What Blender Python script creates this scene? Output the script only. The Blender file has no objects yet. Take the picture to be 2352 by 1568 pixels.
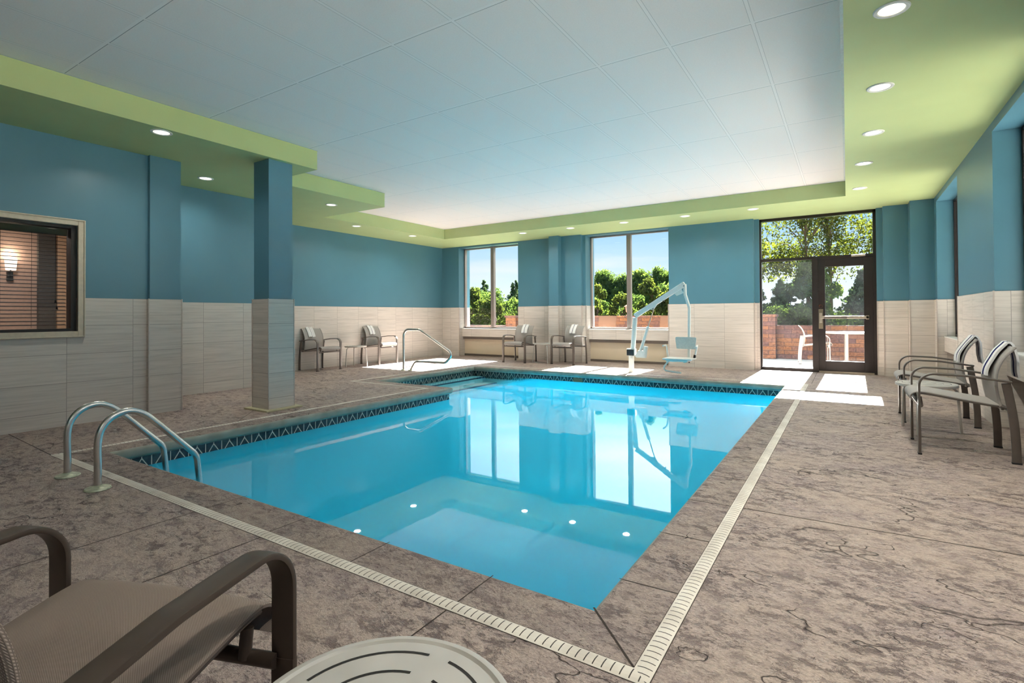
import bpy, math, random
import numpy as np
from mathutils import Vector, Matrix
random.seed(7)
PI = math.pi
C = bpy.context.scene.collection

# ------------------------------------------------------------------ materials
def new_mat(name):
    m = bpy.data.materials.new(name); m.use_nodes = True
    nt = m.node_tree; nt.nodes.clear()
    return m, nt
def N(nt, t, **kw):
    n = nt.nodes.new(t)
    for k, v in kw.items():
        if k.startswith('i_'):
            key = k[2:]
            key = int(key) if key.isdigit() else key.replace('_', ' ')
            n.inputs[key].default_value = v
        else: setattr(n, k, v)
    return n
def srgb(r, g, b):
    f = lambda c: (c/255/12.92) if c/255 <= .04045 else ((c/255+.055)/1.055)**2.4
    return (f(r), f(g), f(b), 1)
def math_n(nt, op, a, b=None, clamp=False):
    n = nt.nodes.new('ShaderNodeMath'); n.operation = op; n.use_clamp = clamp
    for i, v in enumerate((a, b)):
        if v is None: continue
        if isinstance(v, (int, float)): n.inputs[i].default_value = v
        else: nt.links.new(v, n.inputs[i])
    return n.outputs[0]
def mix_c(nt, fac, a, b, bt='MIX'):
    n = nt.nodes.new('ShaderNodeMix'); n.data_type = 'RGBA'; n.blend_type = bt
    for i, v in ((0, fac), (6, a), (7, b)):
        if isinstance(v, (int, float)): n.inputs[i].default_value = v
        elif isinstance(v, tuple): n.inputs[i].default_value = v
        else: nt.links.new(v, n.inputs[i])
    return n.outputs[2]
def ramp(nt, fac, stops):
    n = nt.nodes.new('ShaderNodeValToRGB')
    e = n.color_ramp.elements
    while len(e) < len(stops): e.new(.5)
    for k, (p, c) in enumerate(stops):
        e[k].position = p; e[k].color = c if isinstance(c, tuple) else (c, c, c, 1)
    nt.links.new(fac, n.inputs[0])
    return n.outputs[0]
def pbsdf(nt, color=None, rough=.5, metal=0, spec=.5, bump=None, bstr=.3, bdist=.01):
    p = nt.nodes.new('ShaderNodeBsdfPrincipled'); o = nt.nodes.new('ShaderNodeOutputMaterial')
    nt.links.new(p.outputs[0], o.inputs[0])
    for k, v in (('Base Color', color), ('Roughness', rough), ('Metallic', metal), ('Specular IOR Level', spec)):
        if v is None: continue
        if isinstance(v, (int, float, tuple)): p.inputs[k].default_value = v
        else: nt.links.new(v, p.inputs[k])
    if bump is not None:
        b = nt.nodes.new('ShaderNodeBump'); b.inputs['Strength'].default_value = bstr; b.inputs['Distance'].default_value = bdist
        nt.links.new(bump, b.inputs['Height']); nt.links.new(b.outputs[0], p.inputs['Normal'])
    return p
def simple(name, col, rough=.5, metal=0, spec=.5, var=.06, scale=30, bstr=0):
    m, nt = new_mat(name)
    tc = N(nt, 'ShaderNodeTexCoord'); nz = N(nt, 'ShaderNodeTexNoise', i_Scale=scale, i_Detail=3.0)
    nt.links.new(tc.outputs['Object'], nz.inputs['Vector'])
    c = col if len(col) == 4 else tuple(col)+(1,)
    lo = tuple(x*(1-var) for x in c[:3])+(1,); hi = tuple(min(1, x*(1+var)) for x in c[:3])+(1,)
    cc = ramp(nt, nz.outputs['Fac'], [(.3, lo), (.7, hi)]); nz.inputs['Detail'].default_value = 1.0
    pbsdf(nt, cc, rough, metal, spec, nz.outputs['Fac'] if bstr else None, bstr, .002)
    return m
def geo_xyz(nt):
    g = N(nt, 'ShaderNodeNewGeometry'); s = N(nt, 'ShaderNodeSeparateXYZ'); nt.links.new(g.outputs['Position'], s.inputs[0])
    n = N(nt, 'ShaderNodeSeparateXYZ'); nt.links.new(g.outputs['Normal'], n.inputs[0])
    return g, s, n
def wall_u(nt, s, n):
    ax = math_n(nt, 'ABSOLUTE', n.outputs[0]); big = math_n(nt, 'GREATER_THAN', ax, .5)
    inv = math_n(nt, 'SUBTRACT', 1.0, big)
    return math_n(nt, 'ADD', math_n(nt, 'MULTIPLY', s.outputs[1], big), math_n(nt, 'MULTIPLY', s.outputs[0], inv))

def tile_mat(name, off, w=.617, h=.3048, top=1.372, base=srgb(202, 195, 187)):
    m, nt = new_mat(name)
    g, s, n = geo_xyz(nt)
    u = wall_u(nt, s, n)
    uu = math_n(nt, 'DIVIDE', math_n(nt, 'SUBTRACT', u, off), w)
    vv = math_n(nt, 'DIVIDE', math_n(nt, 'SUBTRACT', top, s.outputs[2]), h)
    fu = math_n(nt, 'FRACT', uu); fv = math_n(nt, 'FRACT', vv)
    du = math_n(nt, 'MULTIPLY', math_n(nt, 'MINIMUM', fu, math_n(nt, 'SUBTRACT', 1.0, fu)), w)
    dv = math_n(nt, 'MULTIPLY', math_n(nt, 'MINIMUM', fv, math_n(nt, 'SUBTRACT', 1.0, fv)), h)
    gr = math_n(nt, 'LESS_THAN', math_n(nt, 'MINIMUM', du, dv), .0024)
    cid = N(nt, 'ShaderNodeCombineXYZ'); nt.links.new(math_n(nt, 'FLOOR', uu), cid.inputs[0]); nt.links.new(math_n(nt, 'FLOOR', vv), cid.inputs[1])
    wn = N(nt, 'ShaderNodeTexWhiteNoise', noise_dimensions='3D'); nt.links.new(cid.outputs[0], wn.inputs[0])
    # horizontal vein
    cv = N(nt, 'ShaderNodeCombineXYZ')
    nt.links.new(math_n(nt, 'ADD', math_n(nt, 'MULTIPLY', u, 1.6), math_n(nt, 'MULTIPLY', wn.outputs[0], 37)), cv.inputs[0])
    nt.links.new(math_n(nt, 'MULTIPLY', s.outputs[2], 42), cv.inputs[1])
    nz = N(nt, 'ShaderNodeTexNoise', i_Scale=1.0, i_Detail=4.0, i_Roughness=.65); nt.links.new(cv.outputs[0], nz.inputs[0])
    b = base
    dark = tuple(x*.80 for x in b[:3])+(1,); lite = tuple(min(1, x*1.12) for x in b[:3])+(1,)
    c = ramp(nt, nz.outputs['Fac'], [(.28, dark), (.5, b), (.72, lite)])
    tv = math_n(nt, 'ADD', math_n(nt, 'MULTIPLY', wn.outputs[0], .08), .95)
    cc = mix_c(nt, 1.0, c, tv, 'MULTIPLY')
    c = mix_c(nt, gr, cc, tuple(x*.5 for x in b[:3])+(1,))
    pbsdf(nt, c, .42, 0, .35)
    return m

def deck_mat(name, dark=1.0):
    m, nt = new_mat(name)
    g, s, n = geo_xyz(nt)
    mp = N(nt, 'ShaderNodeMapping'); nt.links.new(g.outputs['Position'], mp.inputs[0]); mp.inputs['Scale'].default_value = (.85, 1.3, 1)
    mp.inputs['Rotation'].default_value = (0, 0, .4)
    big = N(nt, 'ShaderNodeTexNoise', i_Scale=1.6, i_Detail=3.0, i_Roughness=.6, i_Distortion=.2)
    mid = N(nt, 'ShaderNodeTexNoise', i_Scale=11.0, i_Detail=6.0, i_Roughness=.82, i_Distortion=.25)
    fine = N(nt, 'ShaderNodeTexNoise', i_Scale=85.0, i_Detail=3.0, i_Roughness=.75)
    warp = N(nt, 'ShaderNodeTexNoise', i_Scale=2.4, i_Detail=3.0)
    for k in (big, mid, fine, warp): nt.links.new(mp.outputs[0], k.inputs['Vector'])
    cr = N(nt, 'ShaderNodeTexVoronoi', feature='DISTANCE_TO_EDGE', i_Scale=1.05)
    wv = N(nt, 'ShaderNodeVectorMath', operation='MULTIPLY_ADD'); nt.links.new(warp.outputs['Color'], wv.inputs[0]); wv.inputs[1].default_value = (1.3, 1.3, 0); nt.links.new(mp.outputs[0], wv.inputs[2])
    fw = N(nt, 'ShaderNodeTexNoise', i_Scale=16.0, i_Detail=2.0); nt.links.new(mp.outputs[0], fw.inputs[0])
    wv2 = N(nt, 'ShaderNodeVectorMath', operation='MULTIPLY_ADD'); nt.links.new(fw.outputs['Color'], wv2.inputs[0]); wv2.inputs[1].default_value = (.14, .14, 0); nt.links.new(wv.outputs[0], wv2.inputs[2])
    nt.links.new(wv2.outputs[0], cr.inputs['Vector'])
    brk = N(nt, 'ShaderNodeTexNoise', i_Scale=2.1, i_Detail=2.0); nt.links.new(g.outputs['Position'], brk.inputs[0])
    crw = math_n(nt, 'MULTIPLY', math_n(nt, 'SUBTRACT', brk.outputs['Fac'], .50, True), .10)
    crk = math_n(nt, 'SUBTRACT', 1.0, math_n(nt, 'DIVIDE', cr.outputs['Distance'], math_n(nt, 'MAXIMUM', crw, .0004)), True)
    zone = ramp(nt, warp.outputs['Fac'], [(.40, .05), (.60, 1.0)])
    fmask = ramp(nt, fine.outputs['Fac'], [(.40, .0), (.58, 1.0)])
    pit = math_n(nt, 'MULTIPLY', ramp(nt, mid.outputs['Fac'], [(.42, 1.0), (.48, 0.0)]), math_n(nt, 'MULTIPLY', zone, math_n(nt, 'ADD', .45, math_n(nt, 'MULTIPLY', fmask, .55))))
    basec = ramp(nt, big.outputs['Fac'], [(.32, srgb(190, 172, 172)), (.5, srgb(212, 194, 182)), (.68, srgb(222, 202, 182))])
    midc = ramp(nt, mid.outputs['Fac'], [(.34, srgb(146, 124, 126)), (.45, srgb(200, 182, 172)), (.60, srgb(226, 208, 192))])
    c = mix_c(nt, .55, basec, midc)
    sp = N(nt, 'ShaderNodeTexNoise', i_Scale=34.0, i_Detail=4.0, i_Roughness=.7, i_Distortion=.3); nt.links.new(mp.outputs[0], sp.inputs['Vector'])
    spk = math_n(nt, 'MULTIPLY', ramp(nt, sp.outputs['Fac'], [(.38, 1.0), (.45, 0.0)]), ramp(nt, big.outputs['Fac'], [(.42, 1.0), (.62, .25)]))
    c = mix_c(nt, math_n(nt, 'MULTIPLY', pit, .62), c, srgb(86, 70, 74))
    c = mix_c(nt, math_n(nt, 'MULTIPLY', spk, .5), c, srgb(88, 70, 74))
    pit = math_n(nt, 'MAXIMUM', pit, math_n(nt, 'MULTIPLY', spk, .7))
    c = mix_c(nt, 1.0, c, ramp(nt, fine.outputs['Fac'], [(.32, .70), (.68, 1.22)]), 'MULTIPLY')
    c = mix_c(nt, math_n(nt, 'MULTIPLY', crk, .85), c, srgb(56, 44, 40))
    h = math_n(nt, 'ADD', math_n(nt, 'MULTIPLY', big.outputs['Fac'], .5), math_n(nt, 'ADD', math_n(nt, 'MULTIPLY', mid.outputs['Fac'], .9), math_n(nt, 'MULTIPLY', fine.outputs['Fac'], .22)))
    h = math_n(nt, 'SUBTRACT', h, math_n(nt, 'ADD', math_n(nt, 'MULTIPLY', pit, .22), math_n(nt, 'MULTIPLY', crk, .4)))
    if dark != 1.0: c = mix_c(nt, 1.0, c, (dark, dark*.98, dark, 1), 'MULTIPLY')
    p = pbsdf(nt, c, .46, 0, .42, h, 1.0, .025)
    rr = ramp(nt, mid.outputs['Fac'], [(.3, .62), (.7, .40)]); nt.links.new(rr, p.inputs['Roughness'])
    return m

def pooltile_mat():
    m, nt = new_mat('waterline tile')
    g, s, n = geo_xyz(nt)
    u = wall_u(nt, s, n)
    f = math_n(nt, 'FRACT', math_n(nt, 'DIVIDE', math_n(nt, 'ADD', u, 1.897), .159))
    v = math_n(nt, 'DIVIDE', math_n(nt, 'SUBTRACT', -.098, s.outputs[2]), .15)
    a = math_n(nt, 'ABSOLUTE', math_n(nt, 'SUBTRACT', f, .5))
    d1 = math_n(nt, 'ABSOLUTE', math_n(nt, 'SUBTRACT', a, math_n(nt, 'MULTIPLY', math_n(nt, 'SUBTRACT', v, .14), .62)))
    l1 = math_n(nt, 'MULTIPLY', math_n(nt, 'LESS_THAN', d1, .032), math_n(nt, 'MULTIPLY', math_n(nt, 'GREATER_THAN', v, .12), math_n(nt, 'LESS_THAN', v, .76)))
    stem = math_n(nt, 'MULTIPLY', math_n(nt, 'LESS_THAN', a, .025), math_n(nt, 'LESS_THAN', v, .16))
    foot = math_n(nt, 'MULTIPLY', math_n(nt, 'LESS_THAN', math_n(nt, 'ABSOLUTE', math_n(nt, 'SUBTRACT', v, .76)), .03), math_n(nt, 'GREATER_THAN', a, .375))
    gr = math_n(nt, 'GREATER_THAN', a, .475)
    top = math_n(nt, 'LESS_THAN', v, .03)
    low = math_n(nt, 'GREATER_THAN', v, 1.0)
    msk = l1
    for k in (stem, foot, gr, top, low): msk = math_n(nt, 'MAXIMUM', msk, k)
    nz = N(nt, 'ShaderNodeTexNoise', i_Scale=18.0, i_Detail=3.0); nt.links.new(g.outputs['Position'], nz.inputs[0])
    tc = ramp(nt, nz.outputs['Fac'], [(.3, srgb(20, 38, 48)), (.7, srgb(48, 72, 78))])
    c = mix_c(nt, msk, tc, srgb(196, 196, 184))
    pbsdf(nt, c, .2, 0, .5, math_n(nt, 'SUBTRACT', 1.0, msk), .3, .002)
    return m

def drain_mat():
    m, nt = new_mat('drain plastic')
    g, s, n = geo_xyz(nt)
    at = N(nt, 'ShaderNodeAttribute', attribute_name='along')
    f = math_n(nt, 'FRACT', math_n(nt, 'DIVIDE', at.outputs['Fac'], .0315))
    ac = N(nt, 'ShaderNodeAttribute', attribute_name='across')
    inn = math_n(nt, 'LESS_THAN', math_n(nt, 'ABSOLUTE', ac.outputs['Fac']), .78)
    sl = math_n(nt, 'MULTIPLY', math_n(nt, 'LESS_THAN', f, .13), inn)
    nz = N(nt, 'ShaderNodeTexNoise', i_Scale=6.0, i_Detail=4.0); nt.links.new(g.outputs['Position'], nz.inputs[0])
    b = ramp(nt, nz.outputs['Fac'], [(.3, srgb(196, 188, 176)), (.7, srgb(226, 220, 208))])
    c = mix_c(nt, sl, b, srgb(52, 46, 42))
    pbsdf(nt, c, .45, 0, .4, math_n(nt, 'SUBTRACT', 1.0, sl), .6, .004)
    return m

def ceil_mat():
    m, nt = new_mat('ceiling tile')
    g, s, n = geo_xyz(nt)
    fx = math_n(nt, 'FRACT', math_n(nt, 'DIVIDE', math_n(nt, 'ADD', s.outputs[0], .575), .6235))
    fy = math_n(nt, 'FRACT', math_n(nt, 'DIVIDE', math_n(nt, 'SUBTRACT', s.outputs[1], 1.734), 1.266))
    dx = math_n(nt, 'MULTIPLY', math_n(nt, 'MINIMUM', fx, math_n(nt, 'SUBTRACT', 1.0, fx)), .6235)
    dy = math_n(nt, 'MULTIPLY', math_n(nt, 'MINIMUM', fy, math_n(nt, 'SUBTRACT', 1.0, fy)), 1.266)
    d = math_n(nt, 'MINIMUM', dx, dy)
    bar = math_n(nt, 'LESS_THAN', d, .013)
    lx = math_n(nt, 'LESS_THAN', math_n(nt, 'ABSOLUTE', math_n(nt, 'SUBTRACT', dx, .014)), .0014)
    ly = math_n(nt, 'MULTIPLY', math_n(nt, 'LESS_THAN', math_n(nt, 'ABSOLUTE', math_n(nt, 'SUBTRACT', dy, .014)), .0024), math_n(nt, 'LESS_THAN', fy, .5))
    okx = math_n(nt, 'GREATER_THAN', dy, .013); oky = math_n(nt, 'GREATER_THAN', dx, .013)
    ln = math_n(nt, 'MAXIMUM', math_n(nt, 'MULTIPLY', math_n(nt, 'MULTIPLY', lx, okx), .6), math_n(nt, 'MULTIPLY', math_n(nt, 'MULTIPLY', ly, oky), .9))
    nz = N(nt, 'ShaderNodeTexNoise', i_Scale=90.0, i_Detail=3.0); nt.links.new(g.outputs['Position'], nz.inputs[0])
    b = ramp(nt, nz.outputs['Fac'], [(.3, (.92, .865, .825, 1)), (.7, (.96, .905, .865, 1))])
    c = mix_c(nt, bar, b, (.97, .925, .89, 1))
    c = mix_c(nt, ln, c, (.30, .30, .30, 1))
    pbsdf(nt, c, .8, 0, .2)
    return m

def fabric_mat(name, col, col2, sc=700):
    m, nt = new_mat(name)
    tc = N(nt, 'ShaderNodeTexCoord')
    mp = N(nt, 'ShaderNodeMapping'); nt.links.new(tc.outputs['Object'], mp.inputs[0])
    w1 = N(nt, 'ShaderNodeTexWave', wave_type='BANDS', bands_direction='X', i_Scale=sc/20, i_Distortion=.6, i_Detail=1.0)
    w2 = N(nt, 'ShaderNodeTexWave', wave_type='BANDS', bands_direction='DIAGONAL', i_Scale=sc/20, i_Distortion=.6, i_Detail=1.0)
    nt.links.new(mp.outputs[0], w1.inputs[0]); nt.links.new(mp.outputs[0], w2.inputs[0])
    h = math_n(nt, 'MULTIPLY', w1.outputs['Fac'], w2.outputs['Fac'])
    c = ramp(nt, h, [(.05, col2), (.6, col)])
    pbsdf(nt, c, .8, 0, .25, h, .35, .001)
    return m

def glass_mat(name, tint=(.93, .95, .95, 1), refl=.06, haze=0.0):
    m, nt = new_mat(name)
    o = N(nt, 'ShaderNodeOutputMaterial')
    t = N(nt, 'ShaderNodeBsdfTransparent'); t.inputs[0].default_value = tint
    gl = N(nt, 'ShaderNodeBsdfGlossy'); gl.inputs['Roughness'].default_value = .01
    fr = N(nt, 'ShaderNodeFresnel'); fr.inputs[0].default_value = 1.45
    mx = N(nt, 'ShaderNodeMixShader'); nt.links.new(math_n(nt, 'MULTIPLY', fr.outputs[0], .7), mx.inputs[0])
    nt.links.new(t.outputs[0], mx.inputs[1]); nt.links.new(gl.outputs[0], mx.inputs[2])
    last = mx.outputs[0]
    if haze:
        g, s, n = geo_xyz(nt)
        nz = N(nt, 'ShaderNodeTexNoise', i_Scale=260.0, i_Detail=2.0); nt.links.new(g.outputs['Position'], nz.inputs[0])
        big = N(nt, 'ShaderNodeTexNoise', i_Scale=2.5, i_Detail=2.0); nt.links.new(g.outputs['Position'], big.inputs[0])
        f = math_n(nt, 'MULTIPLY', ramp(nt, nz.outputs['Fac'], [(.42, .15), (.62, 1.0)]), haze)
        f = math_n(nt, 'MULTIPLY', f, ramp(nt, big.outputs['Fac'], [(.35, .3), (.65, 1.0)]))
        df = N(nt, 'ShaderNodeBsdfTranslucent'); df.inputs[0].default_value = (.75, .74, .78, 1)
        m2 = N(nt, 'ShaderNodeMixShader'); nt.links.new(f, m2.inputs[0]); nt.links.new(last, m2.inputs[1]); nt.links.new(df.outputs[0], m2.inputs[2])
        last = m2.outputs[0]
    nt.links.new(last, o.inputs[0])
    return m

def water_mat():
    m, nt = new_mat('pool water')
    o = N(nt, 'ShaderNodeOutputMaterial'); g, s, n = geo_xyz(nt)
    n1 = N(nt, 'ShaderNodeTexNoise', i_Scale=.9, i_Detail=2.0); n2 = N(nt, 'ShaderNodeTexNoise', i_Scale=5.0, i_Detail=2.0)
    nt.links.new(g.outputs['Position'], n1.inputs[0]); nt.links.new(g.outputs['Position'], n2.inputs[0])
    h = math_n(nt, 'ADD', n1.outputs['Fac'], math_n(nt, 'MULTIPLY', n2.outputs['Fac'], .06))
    b = N(nt, 'ShaderNodeBump', i_Strength=.05, i_Distance=.02); nt.links.new(h, b.inputs['Height'])
    t = N(nt, 'ShaderNodeBsdfTransparent'); t.inputs[0].default_value = WATER_T
    d = N(nt, 'ShaderNodeBsdfTranslucent'); d.inputs[0].default_value = WATER_D
    mm = N(nt, 'ShaderNodeMixShader')
    mr = N(nt, 'ShaderNodeMapRange'); nt.links.new(s.outputs[0], mr.inputs[0])
    for k_, v_ in ((1, -5.95), (2, -5.45), (3, .0), (4, WATER_MILK)): mr.inputs[k_].default_value = v_
    nt.links.new(mr.outputs[0], mm.inputs[0])
    nt.links.new(t.outputs[0], mm.inputs[1]); nt.links.new(d.outputs[0], mm.inputs[2])
    gl = N(nt, 'ShaderNodeBsdfGlossy'); gl.inputs['Roughness'].default_value = .015; nt.links.new(b.outputs[0], gl.inputs['Normal'])
    lw = N(nt, 'ShaderNodeLayerWeight', i_Blend=.5); nt.links.new(b.outputs[0], lw.inputs['Normal'])
    fr = math_n(nt, 'MINIMUM', math_n(nt, 'ADD', .02, math_n(nt, 'MULTIPLY', .98, math_n(nt, 'POWER', lw.outputs['Facing'], 4.0))), .46)
    mx = N(nt, 'ShaderNodeMixShader'); nt.links.new(fr, mx.inputs[0])
    nt.links.new(mm.outputs[0], mx.inputs[1]); nt.links.new(gl.outputs[0], mx.inputs[2]); nt.links.new(mx.outputs[0], o.inputs[0])
    return m
POOL_W = 6; WATER_T = (.58, .90, .97, 1); WATER_D = (.085, .74, .92, 1); WATER_MILK = .93; WATER_IOR = 2.0

def emit_mat(name, col, st):
    m, nt = new_mat(name)
    o = N(nt, 'ShaderNodeOutputMaterial'); e = N(nt, 'ShaderNodeEmission'); e.inputs[0].default_value = col; e.inputs[1].default_value = st
    nt.links.new(e.outputs[0], o.inputs[0]); return m

def leaf_mat(name, c1, c2, tr=.5, scale=1.3):
    m, nt = new_mat(name)
    o = N(nt, 'ShaderNodeOutputMaterial'); g, s, n = geo_xyz(nt)
    nz = N(nt, 'ShaderNodeTexNoise', i_Scale=scale, i_Detail=4.0, i_Roughness=.7); nt.links.new(g.outputs['Position'], nz.inputs[0])
    c = ramp(nt, nz.outputs['Fac'], [(.35, c1), (.65, c2)])
    d = N(nt, 'ShaderNodeBsdfDiffuse'); t = N(nt, 'ShaderNodeBsdfTranslucent')
    nt.links.new(c, d.inputs[0]); tc = mix_c(nt, 1.0, c, (1.05, 1.08, .5, 1), 'MULTIPLY'); nt.links.new(tc, t.inputs[0])
    mx = N(nt, 'ShaderNodeMixShader'); mx.inputs[0].default_value = tr
    nt.links.new(d.outputs[0], mx.inputs[1]); nt.links.new(t.outputs[0], mx.inputs[2]); nt.links.new(mx.outputs[0], o.inputs[0])
    return m

def brick_mat():
    m, nt = new_mat('garden block')
    g, s, n = geo_xyz(nt); u = wall_u(nt, s, n)
    cv = N(nt, 'ShaderNodeCombineXYZ'); nt.links.new(u, cv.inputs[0]); nt.links.new(s.outputs[2], cv.inputs[1])
    br = N(nt, 'ShaderNodeTexBrick', i_Scale=1.0); nt.links.new(cv.outputs[0], br.inputs['Vector'])
    br.inputs['Color1'].default_value = srgb(118, 76, 50); br.inputs['Color2'].default_value = srgb(84, 60, 60); br.inputs['Mortar'].default_value = srgb(66, 48, 44)
    br.inputs['Mortar Size'].default_value = .006; br.inputs['Brick Width'].default_value = .34; br.inputs['Row Height'].default_value = .105; br.inputs['Bias'].default_value = -.1
    nz = N(nt, 'ShaderNodeTexNoise', i_Scale=22.0, i_Detail=6.0); nt.links.new(g.outputs['Position'], nz.inputs[0])
    c = mix_c(nt, 1.0, br.outputs['Color'], ramp(nt, nz.outputs['Fac'], [(.3, .6), (.7, 1.3)]), 'MULTIPLY')
    pbsdf(nt, c, .9, 0, .2, nz.outputs['Fac'], .6, .01)
    return m

def towel_mat():
    m, nt = new_mat('towel terry')
    at = N(nt, 'ShaderNodeAttribute', attribute_name='across')
    st = math_n(nt, 'LESS_THAN', math_n(nt, 'ABSOLUTE', math_n(nt, 'SUBTRACT', at.outputs['Fac'], .02)), .085)
    tc = N(nt, 'ShaderNodeTexCoord'); nz = N(nt, 'ShaderNodeTexNoise', i_Scale=260.0, i_Detail=3.0); nt.links.new(tc.outputs['Object'], nz.inputs[0])
    c = mix_c(nt, st, (.78, .78, .78, 1), srgb(24, 28, 84))
    pbsdf(nt, c, .95, 0, .1, nz.outputs['Fac'], .5, .003)
    return m

M = dict(
    blue=simple('blue wall paint', srgb(74, 119, 137), .34, 0, .6, .02, 3),
    green=simple('green paint', srgb(177, 191, 136), .55, 0, .35, .02, 3),
    tile_back=tile_mat('back wall tile', -2.785), tile_left=tile_mat('left wall tile', 7.293), tile_b=tile_mat('inner wall tile', 4.123),
    tile_near=tile_mat('near wall tile', 2.119), tile_right=tile_mat('right wall tile', 7.556), tile_post=tile_mat('pillar tile', -30.0, w=9.0),
    tile_sill=tile_mat('sill tile', -2.785, top=.745+.3048*3, w=.617),
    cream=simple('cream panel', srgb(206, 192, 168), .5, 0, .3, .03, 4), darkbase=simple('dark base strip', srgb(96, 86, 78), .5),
    trimgrey=simple('tile edge trim', srgb(190, 180, 172), .35, .3),
    deck=deck_mat('stamped concrete deck', dark=.68), coping=deck_mat('stamped concrete coping', dark=.56),
    nose=simple('coping nose', srgb(138, 142, 132), .42, 0, .5, .18, 7, .2),
    ptile=pooltile_mat(), drain=drain_mat(), plaster=simple('pool plaster', srgb(196, 236, 244), .6, 0, .3, .03, 4), navy=simple('navy nosing tile', srgb(10, 40, 90), .3),
    ceil=ceil_mat(), white=simple('white trim', srgb(226, 226, 222), .45), lens=emit_mat('lamp lens', (1, .93, .74, 1), 3.0), reflector=simple('lamp reflector', srgb(240, 236, 205), .25, .2),
    alu=simple('window aluminium', srgb(150, 138, 132), .38, .6, .5, .04), bronze=simple('bronze door frame', srgb(34, 27, 25), .4, .2, .5, .08, 8),
    steel=simple('brushed stainless steel', (.62, .62, .60, 1), .27, 1.0, .5, .08, 9), satin=simple('satin steel', srgb(176, 166, 150), .35, .8), escut=simple('weathered escutcheon', srgb(176, 182, 160), .5, .3, .5, .25, 40),
    powder=simple('white powder coat', srgb(226, 230, 224), .3, 0, .5, .03), lifttrim=simple('grey white plastic', srgb(205, 210, 204), .35), black=simple('black plastic', srgb(26, 27, 30), .45),
    frame=simple('taupe chair frame', srgb(104, 97, 92), .36, .55, .5, .05, 20), frame_d=simple('dark brown chair frame', srgb(72, 61, 53), .42, .35, .5, .06, 20),
    sling=simple('taupe sling', srgb(156, 152, 148), .75, 0, .25, .12, 400, .2), sling_d=fabric_mat('brown sling', srgb(158, 144, 134), srgb(108, 97, 89), 3000),
    ttop=simple('table enamel', srgb(186, 182, 176), .42, .2, .5, .05, 14), tdark=simple('slot shadow', srgb(30, 28, 26), .8),
    towel=towel_mat(), casing=simple('window casing', srgb(196, 186, 166), .4), blind=simple('dark blind slat', srgb(30, 24, 20), .8, 0, .1), darkframe=simple('dark inner frame', srgb(22, 18, 16), .5),
    room=simple('tan room wall', srgb(178, 152, 136), .7), roomdark=simple('grey drape', srgb(74, 72, 68), .8), roomtan=simple('tan panel', srgb(196, 168, 138), .7),
    shade=emit_mat('sconce shade', (1, .82, .62, 1), 2.6), glass=glass_mat('window glass'), dglass=glass_mat('dusty door glass', haze=.004), iglass=glass_mat('inner glass', (.85, .85, .85, 1)),
    water=water_mat(), patio=simple('patio concrete', srgb(208, 200, 188), .8, 0, .2, .05, 6), grass=simple('grass', srgb(86, 112, 50), .9, 0, .1, .3, 3),
    brick=brick_mat(), patiowhite=simple('patio furniture white', srgb(160, 148, 140), .4), patiotan=fabric_mat('patio sling', srgb(110, 76, 56), srgb(84, 58, 44)),
    copper=simple('lantern copper', srgb(170, 116, 86), .5, .3), lglass=emit_mat('lantern glass', (.9, .82, .7, 1), .5), orange=simple('orange button', srgb(196, 104, 60), .4),
    jshadow=simple('joint shadow', srgb(54, 46, 41), .9),
    skim=simple('skimmer throat', srgb(112, 92, 66), .7),
    bark=simple('bark', srgb(82, 62, 56), .9, 0, .2, .2, 20),
    leafA=leaf_mat('oak leaves', srgb(40, 50, 26), srgb(82, 84, 34), .5), leafB=leaf_mat('bright leaves', srgb(54, 66, 38), srgb(86, 92, 48), .45),
    leafC=leaf_mat('dark hedge leaves', srgb(62, 80, 54), srgb(94, 110, 62), .42), needle=leaf_mat('spruce needles', srgb(56, 72, 58), srgb(80, 94, 68), .35),
)

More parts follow.
